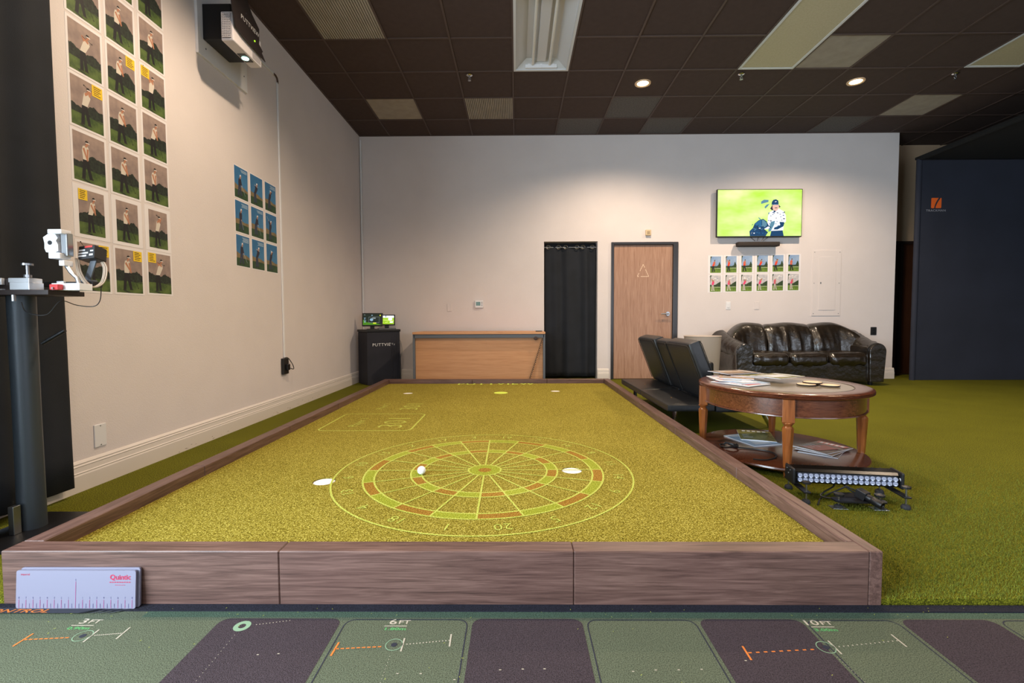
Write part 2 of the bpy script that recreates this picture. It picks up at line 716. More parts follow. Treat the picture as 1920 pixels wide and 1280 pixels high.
# baseboards with a moulded profile
PROF = [(0, 0), (.022, 0), (.022, .085), (.019, .093), (.021, .098), (.017, .104), (.015, .128), (.017, .133), (.012, .140), (.014, .147), (.006, .157), (0, .160)]


def baseboard(name, segs):
    bm = N()
    for kind, a, b, pos in segs:
        if kind == 'L':
            prism(bm, PROF, lambda u, v, w, a=a, pos=pos: (pos + u, a + w, G0 + v), b - a)
        else:
            prism(bm, PROF, lambda u, v, w, a=a, pos=pos: (a + w, pos - u, G0 + v), b - a)
    return struct(name, bm, M_trim)


baseboard('baseboard_left', [('L', 2.225, YB, XL)])
baseboard('baseboard_back', [('B', XL + .022, CX0 - .002, YB), ('B', CX1 + .002, DX0 - .065, YB), ('B', DX1 + .065, 5.637, YB)])
# scuffs on the left baseboard
bm = N()
for k in range(34):
    y = random.uniform(2.8, 5.4)
    z = G0 + random.uniform(.004, .03) + (random.random() < .15) * .03
    w, h = random.uniform(.004, .028), random.uniform(.001, .004)
    flat(bm, [(y, z), (y + w, z + h * .3), (y + w * .9, z + h), (y + .1 * w, z + h * .8)], lambda a, b, c: (XL + .0223 + c, a, b), .0002)
obj('scuff_mark', bm, mat('scuff', rgb(84, 66, 52), .9), bpy.data.objects['baseboard_left'])

# door with frame
bm = N()
fw = .055
for x0, x1, z0, z1 in ((DX0 - fw + .015, DX0, G0, DZ + fw - .015), (DX1, DX1 + fw - .015 + .03, G0, DZ + fw - .015), (DX0, DX1, DZ, DZ + fw - .015)):
    box(bm, x0, x1, YB - .028, YB + .16, z0, z1, .004)
d1 = struct('door_1', bm, mat('door_frame_paint', rgb(50, 49, 51), .3, .2))
bm = N()
box(bm, DX0 - .002, DX0 + .012, YB + .045, YB + .16, G0, DZ)
box(bm, DX1 - .012, DX1 + .002, YB + .045, YB + .16, G0, DZ)
box(bm, DX0, DX1, YB + .045, YB + .16, DZ - .014, DZ + .002)
obj('door_stop', bm, M_bronze, d1)
bm = N()
box(bm, DX0 + .003, DX1 - .003, YB + .002, YB + .044, G0 + .008, DZ - .003, .002)
leaf = obj('door_leaf', bm, M_doorw, d1)
bm = N()
lathe(bm, [(.03, 0), (.032, .006), (.03, .012)], 20, (2.262, YB + .002 - .014, 1.0), axis='y')
tube(bm, [(2.262, YB - .01, 1.0), (2.262, YB - .055, 1.0)], .011, 10)
tube(bm, [(2.268, YB - .055, 1.0), (2.20, YB - .058, .998), (2.15, YB - .052, .996)], [.012, .0105, .009], 10)
obj('door_handle', bm, M_steel, leaf, True)
bm = N()
tri = [(1.892, 1.735), (1.975, 1.555), (1.805, 1.555)]
for a, b in ((0, 1), (0, 2), (1, 2)):
    p, q = tri[a], tri[b]
    for k in range(7):
        if (k * 7 + a * 3 + b) % 5 == 0 and k > 1:
            continue
        t0, t1 = k / 7, (k + .85) / 7
        strip(bm, [(p[0] + (q[0] - p[0]) * t0, p[1] + (q[1] - p[1]) * t0), (p[0] + (q[0] - p[0]) * t1, p[1] + (q[1] - p[1]) * t1)], .009, lambda u, v, w: (u, YB + .0015 - w, v), .0005)
obj('tape_residue', bm, mat('tape_residue', rgb(222, 196, 170), .7), leaf)
bm = N()
for z in (.25, 1.05, 1.85):
    tube(bm, [(DX0 - .001, YB - .004, z - .05), (DX0 - .001, YB - .004, z + .05)], .006, 8)
obj('hinge', bm, M_steel, d1)

# dark brown service door in the recess at the right
bm = N()
box(bm, 6.06, 6.10, 7.50, 7.57, G0, 2.09)
box(bm, 7.0, 7.04, 7.50, 7.57, G0, 2.09)
box(bm, 5.62, 7.04, 7.50, 7.57, 2.09, 2.13)
d2 = struct('door_2', bm, mat('dark_brown_frame', rgb(34, 24, 20), .5))
bm = N()
box(bm, 6.10, 7.0, 7.525, 7.568, G0 + .01, 2.09, .003)
obj('door_leaf', bm, wood_mat('dark_walnut_door', rgb(40, 22, 14), rgb(56, 32, 20), rgb(70, 42, 26), 2, .4), d2)
bm = N()
box(bm, 5.62, 6.06, 7.535, 7.568, G0 + .01, 2.09, .003)
obj('side_panel', bm, mat('dark_brown_panel', rgb(40, 29, 25), .5), d2)

# ------------------------------------------------------------------ ceiling fixtures
def cell(r_, c_):
    i, j = c_ + 1, r_ + 1
    return xs[i], xs[i + 1], ys[j + 1], ys[j]


M_dif = mat('troffer_lens', rgb(178, 170, 138), .5, c2=rgb(186, 178, 148), scale=60)
M_refl = mat('troffer_reflector', rgb(196, 198, 200), .35, spec=.6)
for (r_, c_), kind in troffers.items():
    x0, x1, _, y1 = cell(r_, c_)
    y0 = cell(r_ + 1, c_)[2]
    cx, cy = (x0 + x1) / 2, (y0 + y1) / 2
    if kind == 'open':
        lab = 'open fluorescent troffer with bare twin tubes and white reflector in the ceiling'
    elif c_ == 7:
        lab = 'long troffer with cream lens cover beside the right downlight and a pale tile'
    else:
        lab = 'cream lens troffer cut by the right edge of the picture'
    t = thing('ceiling_light', lab, 'ceiling light', (cx, cy, ZC), 0, 'ceiling troffers')
    hx, hy = (x1 - x0) / 2 - .008, (y1 - y0) / 2 - .008
    bm = N()
    for a in ((-hx, -hx + .025, -hy, hy), (hx - .025, hx, -hy, hy), (-hx + .025, hx - .025, -hy, -hy + .025), (-hx + .025, hx - .025, hy - .025, hy)):
        box(bm, a[0], a[1], a[2], a[3], -.004, .012)
    obj('frame', bm, mat('fixture_frame', rgb(205, 208, 210), .4), t)
    if kind == 'open':
        bm = N()
        g = .026
        # sloping trough
        P0 = [(-hx + g, -hy + g, .008), (hx - g, -hy + g, .008), (hx - g, hy - g, .008), (-hx + g, hy - g, .008)]
        P1 = [(-.16, -hy + .1, .085), (.16, -hy + .1, .085), (.16, hy - .1, .085), (-.16, hy - .1, .085)]
        a = [bm.verts.new(p) for p in P0]
        b = [bm.verts.new(p) for p in P1]
        for k in range(4):
            bm.faces.new((a[k], a[(k + 1) % 4], b[(k + 1) % 4], b[k]))
        bm.faces.new(b)
        obj('reflector', bm, M_refl, t)
        bm = N()
        box(bm, -.05, .05, -hy + .1, hy - .1, .045, .084, .01)
        obj('ballast_cover', bm, M_refl, t)
        for sx in (-.09, .09):
            bm = N()
            tube(bm, [(sx, -hy + .05, .04), (sx, hy - .05, .04)], .0155, 12)
            obj('tube_lamp', bm, mat('fluorescent_tube', rgb(214, 212, 204), .3), t, True)
        for sy in (-1, 1):
            bm = N()
            yy = sy * (hy - .045)
            box(bm, -.17, .17, yy - .012, yy + .012, .006, .07, .003)
            for k in (-.13, -.09, 0, .09, .13):
                box(bm, k - .012, k + .012, yy - .016 - .0, yy + .016, .02, .05)
            obj('lamp_holder', bm, M_white, t)
    else:
        bm = N()
        box(bm, -hx + .024, hx - .024, -hy + .024, hy - .024, .002, .01)
        obj('lens_cover', bm, M_dif, t)

# perforated return-air panels
for n_, (r_, c_) in enumerate(sorted(vents)):
    x0, x1, y0, y1 = cell(r_, c_)
    t = thing('ceiling_vent', ['fluted pale return air grille near the back wall', 'large perforated pale return air panel at the top edge of the picture'][n_], 'vent', ((x0 + x1) / 2, (y0 + y1) / 2, ZC), 0, 'return air panels')
    bm = N()
    h = (x1 - x0) / 2 - .008
    hy = (y1 - y0) / 2 - .008
    box(bm, -h, h, -hy, hy, .012, .02)
    obj('backing', bm, mat('vent_dark', rgb(90, 84, 76), .8), t)
    bm = N()
    nn = 26
    for k in range(nn):
        x = -h + (k + .5) * 2 * h / nn
        box(bm, x - h / nn * .72, x + h / nn * .72, -hy, hy, .002, .012)
    o = obj('slat', bm, M_ceilB, t)
    o['kind'] = 'stuff'

# recessed downlights (visible pair and the rest of their grid over the room)
M_glow = mat('downlight_lens', rgb(255, 240, 215), .4, emit=(1.0, .72, .36, 1), estr=9.0)
DL = []
for r_, c_ in ((2, 5), (2, 9)):
    x0, x1, y0, y1 = cell(r_, c_)
    DL.append(((x0 + x1) / 2 - .03, (y0 + y1) / 2 - .02))
rest = [(-.95, 2.95), (1.5, 2.95), (3.9, 2.95), (-.95, .3), (1.5, .3), (3.9, .3), (6.35, .3)]


def downlight(i, x, y, lab, energy):
    t = thing('downlight', lab, 'downlight', (x, y, ZC), 0, 'recessed downlights')
    bm = N()
    lathe(bm, [(.062, .004), (.066, -.003), (.088, -.006), (.092, 0), (.092, .004)], 28)
    obj('trim_ring', bm, mat('downlight_trim_lit', rgb(226, 190, 150), .4), t, True)  # orange glow of the lamp is put into the ring colour
    bm = N()
    lathe(bm, [(.0, .006), (.062, .006), (.062, .001), (.0, -.004)], 24)
    obj('lamp_lens', bm, M_glow, t, True)
    d = bpy.data.lights.new('downlight_bulb', 'SPOT')
    d.energy = energy
    d.color = (1.0, .77, .55)
    d.spot_size = math.radians(150)
    d.spot_blend = .6
    d.shadow_soft_size = .055
    o = bpy.data.objects.new('downlight_bulb', d)
    col.objects.link(o)
    o.parent = t
    o.location = (0, 0, -.02)


downlight(0, *DL[0], 'glowing warm recessed downlight above the wooden door', 155)
downlight(1, *DL[1], 'glowing warm recessed downlight above the television', 155)
for k, (x, y) in enumerate(rest):
    downlight(2 + k, x, y, 'warm recessed downlight in the ceiling above ' + ['the left side of the projected dartboard', 'the near end of the round table', 'the green floor right of the light bar', 'the left end of the printed mat', 'the middle of the printed mat', 'the right end of the printed mat', 'the front right corner of the room'][k], (145 if k == 0 else 85) if y > 1 else 26)

# sprinkler heads
for k, (x, y, lab) in enumerate(((-.511, 5.334, 'small chrome sprinkler head left of the open troffer'), (2.507, 5.36, 'small chrome sprinkler head between the two downlights'), (4.89, 5.39, 'small chrome sprinkler head right of the downlight above the television'))):
    t = thing('sprinkler_head', lab, 'sprinkler', (x, y, ZC), 0, 'ceiling sprinklers')
    bm = N()
    lathe(bm, [(.034, .006), (.034, -.002), (.026, -.008), (.012, -.012)], 18)
    obj('escutcheon', bm, M_chrome, t, True)
    bm = N()
    tube(bm, [(0, 0, -.008), (0, 0, -.03)], .008, 8)
    tube(bm, [(-.009, 0, -.025), (-.014, 0, -.04), (0, 0, -.055)], .003, 6)
    tube(bm, [(.009, 0, -.025), (.014, 0, -.04), (0, 0, -.055)], .003, 6)
    obj('frame_arm', bm, M_steel, t, True)
    bm = N()
    lathe(bm, [(.016, -.056), (.018, -.059), (.004, -.062)], 14)
    obj('deflector', bm, M_steel, t, True)

# ------------------------------------------------------------------ putting box
PX0, PX1, PY0, PY1, RZ, RT = -1.66, 1.158, 1.461, 5.885, .1765, .07
pit = thing('putting_box', 'long walnut-edged putting box with golden green turf on the floor', 'putting green', (0, 0, 0))
SEG = .004


def board(x0, x1, y0, y1, mt):
    bm = N()
    box(bm, x0, x1, y0, y1, G0 if y0 > 1.5 else .0, RZ, .003, 1)
    return obj('rim_board', bm, mt, pit)


fx = [PX0, -.762, .181, PX1 - .043]
for a, b in zip(fx, fx[1:]):
    board(a + .0006, b - .0006, PY0, PY0 + RT, M_wx)
ly = [PY0 + RT, 2.346, 3.25, 4.145, 5.024, PY1]
for a, b in zip(ly, ly[1:]):
    board(PX0, PX0 + RT, a + .001, b - .001, M_wy)
ry = [PY0, 2.304, 3.201, 4.138, 5.03, PY1]
for k, (a, b) in enumerate(zip(ry, ry[1:])):
    board(PX1 - .043 if k == 0 else PX1 - RT, PX1, a + .001, b - .001, M_wy)
bm = N()
box(bm, PX1 - RT, PX1 - .044, PY0 + RT + .001, 2.303, .02, RZ, .003, 1)
obj('rim_filler', bm, M_wy, pit)
bx_ = [PX0 + RT, -.55, .38, PX1 - RT]
for a, b in zip(bx_, bx_[1:]):
    board(a + .001, b - .001, PY1 - RT, PY1, M_wx)
CUPS = [(-.945, 2.262), (.288, 2.43), (.432, 5.19), (-1.178, 5.06)]
CR = .054
bm = N()
edges = []
outer = [bm.verts.new((x, y, PZ)) for x, y in rect(PX0 + RT, PY0 + RT, PX1 - RT, PY1 - RT)]
edges += [bm.edges.new((outer[k], outer[(k + 1) % 4])) for k in range(4)]
for cx, cy in CUPS:
    vs = [bm.verts.new((x, y, PZ)) for x, y in disc(cx, cy, CR, n=28)]
    edges += [bm.edges.new((vs[k], vs[(k + 1) % 28])) for k in range(28)]
bmesh.ops.triangle_fill(bm, use_beauty=True, use_dissolve=False, edges=edges)
# skirt of the holes
for cx, cy in CUPS:
    a = [bm.verts.new((x, y, PZ)) for x, y in disc(cx, cy, CR, n=28)]
    b = [bm.verts.new((x, y, PZ - .012)) for x, y in disc(cx, cy, CR, n=28)]
    for k in range(28):
        bm.faces.new((a[k], a[(k + 1) % 28], b[(k + 1) % 28], b[k]))
bmesh.ops.recalc_face_normals(bm, faces=bm.faces)
if sum(f.normal.z * f.calc_area() for f in bm.faces) < 0:
    bmesh.ops.reverse_faces(bm, faces=bm.faces)
obj('turf_surface', bm, M_turfP, pit)
for cx, cy in CUPS:
    bm = N()
    lathe(bm, [(CR - .001, PZ - .004), (CR - .003, PZ - .004), (CR - .004, PZ - .07), (0.0, PZ - .07)], 28, (cx, cy, 0))
    obj('cup_liner', bm, mat('white_cup', rgb(240, 238, 236), .5), pit, True)

# pile of the turf along the near part: short blades standing up
def blades(name, n, area, z, hgt, mt, parent, seed):
    rnd = random.Random(seed)
    V, F = [], []
    for _ in range(n):
        x, y = area(rnd)
        a = rnd.uniform(0, PI)
        w = .0011
        dx, dy = math.cos(a) * w, math.sin(a) * w
        lx, ly_ = rnd.uniform(-1, 1) * hgt * .5, rnd.uniform(-1, 1) * hgt * .5
        h = hgt * rnd.uniform(.6, 1.2)
        i = len(V)
        V += [(x - dx, y - dy, z - .001), (x + dx, y + dy, z - .001), (x + lx, y + ly_, z + h)]
        F.append((i, i + 1, i + 2))
    me = bpy.data.meshes.new(name)
    me.from_pydata(V, [], F)
    me.materials.append(mt)
    o = bpy.data.objects.new(name, me)
    col.objects.link(o)
    o.parent = parent
    o['kind'] = 'stuff'
    return o


M_bladeP = mat('putting_turf_fibre', rgb(150, 124, 26), .8, c2=rgb(214, 196, 84), scale=260)
M_bladeG = mat('green_turf_fibre', rgb(64, 72, 4), .8, c2=rgb(132, 138, 32), scale=240)


def near_pit(rnd):
    t = 1 - (1 - rnd.random()) ** .5
    return rnd.uniform(PX0 + RT + .002, PX1 - RT - .002), PY0 + RT + .002 + t * 2.8




def near_green(rnd):
    t = 1 - (1 - rnd.random()) ** .5
    y = 1.466 + t * 1.5
    return rnd.uniform(PX1 + .004, 1.25 * y + .9), y


blades('turf_pile', 60000, near_green, G0, .011, M_bladeG, bpy.data.objects['floor'], 2)

# golf ball
bm = N()
bmesh.ops.create_icosphere(bm, subdivisions=4, radius=.0213)
b_ = obj('golf_ball', bm, None or mat('golf_ball_white', rgb(236, 240, 244), .35), None, True)
b_.location = (-.487, 2.365, PZ + .0215)
tag(b_, 'white golf ball resting on the projected dartboard', 'golf ball')
nt = MATS['golf_ball_white'].node_tree
vo = nt.nodes.new('ShaderNodeTexVoronoi'); vo.inputs['Scale'].default_value = 330
tcn = nt.nodes.new('ShaderNodeTexCoord'); nt.links.new(tcn.outputs['Object'], vo.inputs['Vector'])
bpn = nt.nodes.new('ShaderNodeBump'); bpn.inputs['Distance'].default_value = .0008; bpn.inputs['Strength'].default_value = .6
nt.links.new(vo.outputs['Distance'], bpn.inputs['Height']); nt.links.new(bpn.outputs['Normal'], nt.nodes['Principled BSDF'].inputs['Normal'])

# ---- projected game graphics: projector light put into flat coloured shapes on the turf
M_pl = turf_mat('projected_line', rgb(122, 128, 28), rgb(170, 178, 72), rgb(218, 224, 130), 190, .6)
M_pg = turf_mat('projected_green', rgb(84, 88, 6), rgb(132, 140, 30), rgb(192, 198, 88), 190, .6)
M_po = turf_mat('projected_orange', rgb(86, 58, 6), rgb(136, 98, 26), rgb(190, 152, 74), 190, .6)
GZ = PZ + .0012
onpit = lambda u, v, w: (u, v, GZ + w)
BC = (-.168, 2.432)
dart = thing('projected_dartboard', 'green and orange dartboard projected on the putting turf', 'projection', (0, 0, 0))
A0 = -PI / 2 + .012
for key, mt in (('green_segment', M_pg), ('orange_segment', M_po)):
    for k in range(20):
        if (k % 2 == 0) == (key == 'orange_segment'):
            for r0, r1 in ((.558, .612), (.325, .380)):
                bm = N()
                ring_flat(bm, BC, r0, r1, A0 + k * PI / 10, A0 + (k + 1) * PI / 10, 6, onpit)
                obj(key, bm, mt, dart)
bm = N()
ring_flat(bm, BC, .034, .085, 0, 2 * PI, 32, onpit, 0)
obj('bull_ring', bm, M_pg, dart)
bm = N()
flat(bm, disc(BC[0], BC[1], .034, n=24), onpit)
obj('bull', bm, M_po, dart)
for r in (.757, .612, .558, .380, .325, .085):
    bm = N()
    ring_flat(bm, BC, r - .0046, r + .0046, 0, 2 * PI, 96, onpit, .0003)
    obj('ring_line', bm, M_pl, dart)
for k in range(20):
    a = A0 + k * PI / 10
    bm = N()
    strip(bm, [(BC[0] + .085 * math.cos(a), BC[1] + .085 * math.sin(a)), (BC[0] + .61 * math.cos(a), BC[1] + .61 * math.sin(a))], .009, onpit, .0004)
    obj('spoke_line', bm, M_pl, dart)
order = [20, 1, 18, 4, 13, 6, 10, 15, 2, 17, 3, 19, 7, 16, 8, 11, 14, 9, 12, 5]
for k, s in enumerate(order):
    a = A0 + (.5 - k) * PI / 10
    bm = N()
    text(bm, str(s), .078, onpit, .0003, 0, BC[0] + .685 * math.cos(a), BC[1] + .685 * math.sin(a), a - PI / 2, fat=-.0003)
    obj('numeral', bm, M_pl, dart)

sco = thing('projected_score_panel', 'projected score panel reading 301 in a rounded outline on the turf', 'projection', (0, 0, 0))
bm = N()
strip(bm, rrect(-1.435, 3.32, -.765, 3.92, .05), .012, onpit, 0, closed=True)
obj('outline', bm, M_pl, sco)
bm = N()
text(bm, '301', .27, onpit, 0, 0, -.93, 3.60, PI / 2, fat=-.004)
obj('score_numeral', bm, M_pl, sco)
bm = N()
text(bm, '301', .24, onpit, 0, 0, -.95, 4.27, PI / 2, fat=-.003)
obj('score_numeral', bm, M_pl, sco)
bm = N()
text(bm, 'Player 1', .10, onpit, 0, 0, -1.22, 3.60, PI / 2, fat=-.001)
text(bm, 'Player 2', .09, onpit, 0, 0, -1.22, 4.27, PI / 2, fat=-.001)
obj('player_name', bm, M_pl, sco)
bm = N()
text(bm, 'PUTTVIEW', .17, onpit, 0, 0, -.255, PY1 - RT - .04, 0, spacing=1.15, fat=.002, sxs=1.05)
bmesh.ops.bisect_plane(bm, geom=bm.verts[:] + bm.edges[:] + bm.faces[:], plane_co=(0, PY1 - RT - .004, 0), plane_no=(0, 1, 0), clear_outer=True)
o = obj('projected_title', bm, mat('projected_bright', rgb(214, 236, 90), .8))
tag(o, 'projected lettering at the far end of the putting turf, cut by the rim', 'projection')
bm = N()
flat(bm, disc(-.17, 5.06, .075, .075, 20), onpit, 0)
for k in range(3):
    ring_flat(bm, (-.17, 5.06), .03 + k * .018, .036 + k * .018, .3 * k, .3 * k + 4.5, 18, onpit, .0004)
o = obj('projected_target', bm, mat('projected_bright', rgb(214, 236, 90), .8))
tag(o, 'small bright round target projected near the far end of the turf', 'projection')
bm = N()
for x in (-.72, -.5, -.33, -.19, .1, .28, .6):
    flat(bm, disc(x, PY0 + RT + .022, .05, .016, 14), onpit)
o = obj('projected_footer', bm, M_pl)
tag(o, 'row of projected marks cut off along the near rim', 'projection')

# ------------------------------------------------------------------ printed putting mat in front
mat_t = thing('putting_mat', 'printed putting mat with green and purple panels in the foreground', 'mat', (0, 0, 0))


def carpet(name, a, b, sc_=420):
    return turf_mat(name, tuple(.6 * c for c in a[:3]) + (1,), b, tuple(min(1, 1.45 * c) for c in b[:3]) + (1,), 330, 0.7, .06)


M_mg = carpet('mat_green', rgb(62, 66, 54), rgb(88, 95, 77))
M_mb = carpet('mat_teal_band', rgb(50, 64, 54), rgb(70, 88, 74))
M_mp = carpet('mat_purple', rgb(42, 35, 38), rgb(63, 54, 59))
M_mk = carpet('mat_black_edge', rgb(22, 22, 28), rgb(36, 36, 46))
M_pw = mat('mat_print_white', rgb(168, 160, 144), .9)
M_por = mat('mat_print_orange', rgb(196, 108, 38), .9)
M_pgr = mat('mat_print_green', rgb(78, 142, 84), .9)
M_prg = mat('mat_print_pale_green', rgb(118, 146, 118), .9)
M_dk = mat('mat_print_dark', rgb(28, 30, 44), .9)
bm = N()
box(bm, XL - .02, 3.2, -.6, 1.4275, -.004, .0)
obj('mat_base', bm, M_mg, mat_t)
onmat = lambda u, v, w: (u, v, .0004 + w)
bm = N()
box(bm, XL - .02, 3.2, 1.4275, 1.4605, -.004, .004)
obj('edge_binding', bm, M_mk, mat_t)
bm = N()
flat(bm, rect(-1.16, 1.399, 3.2, 1.4275), onmat)
obj('border_band', bm, M_mb, mat_t)
for x0, x1 in ((-.905, -.535), (-.135, .196), (.548, .857), (1.153, 1.435), (1.75, 2.05)):
    bm = N()
    flat(bm, rrect(x0, -.3, x1, 1.394, .03), onmat)
    obj('purple_panel', bm, M_mp, mat_t)
for x0, x1 in ((-.519, -.15), (.21, .535), (.868, 1.14), (1.447, 1.735)):
    bm = N()
    strip(bm, rrect(x0, -.3, x1, 1.389, .03), .0035, onmat, .0002, closed=True)
    obj('panel_outline', bm, M_dk, mat_t)
# distance marks
for cx, cy, xl, xr, name in ((-1.262, 1.312, -1.418, -1.153, '3FT'), (-.347, 1.278, -.507, -.190, '6FT'), (.857, 1.272, .627, 1.082, '10FT')):
    bm = N()
    ring_flat(bm, (cx, cy), .022, .0245, 0, 2 * PI, 28, onmat, .0004)
    obj('target_ring', bm, M_prg, mat_t)
    bm = N()
    flat(bm, disc(cx, cy, .0085), onmat, .0004)
    obj('target_dot', bm, M_dk, mat_t)
    bm = N()
    sl = .075
    n = 9
    for k in range(n):
        x = xl + (cx - .03 - xl) * (k + .4) / n
        y = cy + (x - cx) * sl * 1.0 * (0.0 + 1) - .006 + .0
        strip(bm, [(x - .005, y), (x + .005, y + .0007)], .0042, onmat, .0004)
    y = cy + (xl - cx) * sl - .006
    strip(bm, [(xl - .001, y - .027), (xl + .001, y + .027)], .0055, onmat, .0004)
    obj('orange_dash', bm, M_por, mat_t, kind='stuff')
    bm = N()
    x1 = cx + .0255
    strip(bm, [(x1, cy - .027), (x1 - .002, cy + .027)], .0045, onmat, .0004)
    n = 14
    for k in range(n):
        x = x1 + .006 + (xr - x1 - .006) * (k + .5) / n
        flat(bm, disc(x, cy + (x - cx) * .14 - .003, .0022, n=8), onmat, .0004)
    y = cy + (xr - cx) * .14 - .003
    strip(bm, [(xr, y - .026), (xr - .002, y + .026)], .0045, onmat, .0004)
    obj('white_dash', bm, M_pw, mat_t, kind='stuff')
    tx = {'3FT': -1.305, '6FT': -.362, '10FT': .905}[name]
    bm = N()
    text(bm, name[:-2], .034, onmat, .0004, 0, tx + .0, 1.377, 0, fat=.0004, sxs=1.5, align='RIGHT')
    text(bm, 'FT', .025, onmat, .0004, 0, tx + .003, 1.376, 0, fat=.0004, sxs=1.35, align='LEFT')
    strip(bm, [(tx - .035, 1.3585), (tx + .033, 1.3585)], .003, onmat, .0004)
    obj('distance_lettering', bm, M_pw, mat_t)
    bm = N()
    text(bm, {'3FT': '0.90m', '6FT': '1.80m', '10FT': '3.00m'}[name], .016, onmat, .0004, 0, tx, 1.345, 0, fat=.0006, sxs=1.7)
    obj('metric_lettering', bm, M_pgr, mat_t)
bm = N()
ring_flat(bm, (-.823, 1.357), .0105, .024, 0, 2 * PI, 28, onmat, .0004)
obj('target_ring', bm, M_prg, mat_t)
bm = N()
for k in range(11):
    t_ = (k + .7) / 11
    flat(bm, disc(-.79 + t_ * .1, 1.362 + t_ * .022, .0017, n=7), onmat, .0004)
for k in range(24):
    t_ = k / 24
    if t_ > .12:
        flat(bm, disc(-.823 + .012 * t_, 1.357 - .32 * t_, .0012, n=6), onmat, .0004)
for k in range(26):
    t_ = k / 26
    if t_ > .12:
        flat(bm, disc(-.347 + .004 * t_, 1.278 - .3 * t_, .0012, n=6), onmat, .0004)
        flat(bm, disc(.857 + .03 * t_, 1.272 - .25 * t_, .0012, n=6), onmat, .0004)
for x, y in ((-.71, 1.237), (-.655, 1.241), (-.16, 1.15), (-.045, 1.184), (.014, 1.187), (.071, 1.188), (.3, 1.18), (.36, 1.185), (.42, 1.186), (.48, 1.188), (-.25, 1.17), (-.31, 1.17), (.61, 1.22)):
    strip(bm, [(x - .003, y), (x + .003, y)], .003, onmat, .0004)
obj('dotted_guide', bm, M_pw, mat_t, kind='stuff')
bm = N()
flat(bm, [(XL, 1.437), (-1.30, 1.437), (-1.36, 1.411), (XL, 1.411)], onmat, .0044)
for k in range(4):
    x = -1.31 + .028 * k
    flat(bm, [(x, 1.437), (x + .012, 1.437), (x - .045, 1.411), (x - .057, 1.411)], onmat, .0044)
obj('title_band', bm, mat('mat_title_navy', rgb(34, 36, 48), .9), mat_t)
bm = N()
text(bm, 'SPEED CONTROL', .024, onmat, .0052, 0, -1.47, 1.4195, 0, align='RIGHT', fat=.0003, sxs=1.9, shear=.25)
obj('title_lettering', bm, M_por, mat_t)
# stray turf crumbs on the mat
bm = N()
for k in range(70):
    x, y = random.uniform(-1.5, 1.6), random.choice([random.uniform(1.40, 1.455), random.uniform(1.12, 1.42)])
    a = random.uniform(0, PI)
    l = random.uniform(.002, .006)
    strip(bm, [(x, y), (x + l * math.cos(a), y + l * math.sin(a))], .0012, onmat, .0052)
obj('turf_crumb', bm, mat('turf_crumb_fibre', rgb(170, 180, 60), .9), mat_t, kind='stuff')

# ------------------------------------------------------------------ pictures on the walls
M_skyA = mat('print_dusk_sky', rgb(132, 116, 112), .6, c2=rgb(160, 140, 130), scale=14)
M_skyB = mat('print_blue_sky', rgb(46, 104, 150), .6, c2=rgb(72, 130, 172), scale=6)
M_skyC = mat('print_pale_sky', rgb(120, 150, 190), .6, c2=rgb(150, 172, 200), scale=12)
M_skyD = mat('print_cloud_sky', rgb(170, 172, 182), .6, c2=rgb(206, 198, 194), scale=22)
M_treeA = mat('print_dark_trees', rgb(16, 24, 22), .6, c2=rgb(38, 50, 38), scale=60)
M_treeB = mat('print_hills', rgb(112, 98, 72), .6, c2=rgb(134, 116, 82), scale=40)
M_treeC = mat('print_trees', rgb(26, 46, 22), .6, c2=rgb(56, 80, 36), scale=80)
M_grA = mat('print_grass', rgb(52, 74, 32), .6, c2=rgb(86, 106, 50), scale=24)
M_grB = mat('print_grass_dark', rgb(34, 62, 40), .6, c2=rgb(48, 76, 46), scale=20)
M_grC = mat('print_grass_bright', rgb(86, 118, 36), .6, c2=rgb(116, 144, 50), scale=30)
M_skin = mat('print_skin', rgb(176, 122, 94), .6)
M_shirtW = mat('print_shirt_white', rgb(206, 198, 186), .6)
M_shirtK = mat('print_shirt_dark', rgb(42, 40, 54), .6)
M_shirtR = mat('print_shirt_red', rgb(226, 62, 20), .6)
M_shirtP = mat('print_shirt_pink', rgb(226, 58, 110), .6)
M_trK = mat('print_trousers_black', rgb(20, 20, 24), .6)
M_trG = mat('print_trousers_grey', rgb(178, 168, 158), .6)
M_trN = mat('print_trousers_navy', rgb(46, 54, 76), .6)
M_hair = mat('print_hair', rgb(30, 24, 22), .6)
M_pwht = mat('print_white', rgb(224, 222, 220), .6)
M_note = mat('print_yellow_note', rgb(232, 196, 44), .6)
M_ink = mat('print_ink', rgb(30, 26, 20), .6)
M_inkW = mat('print_ink_white', rgb(190, 214, 230), .6)
M_red = mat('print_red', rgb(200, 56, 50), .6)


def limb(x0, y0, x1, y1, w0, w1):
    dx, dy = x1 - x0, y1 - y0
    l = math.hypot(dx, dy) or 1
    nx, ny = -dy / l, dx / l
    return [(x0 + nx * w0, y0 + ny * w0), (x1 + nx * w1, y1 + ny * w1), (x1 - nx * w1, y1 - ny * w1), (x0 - nx * w0, y0 - ny * w0)]


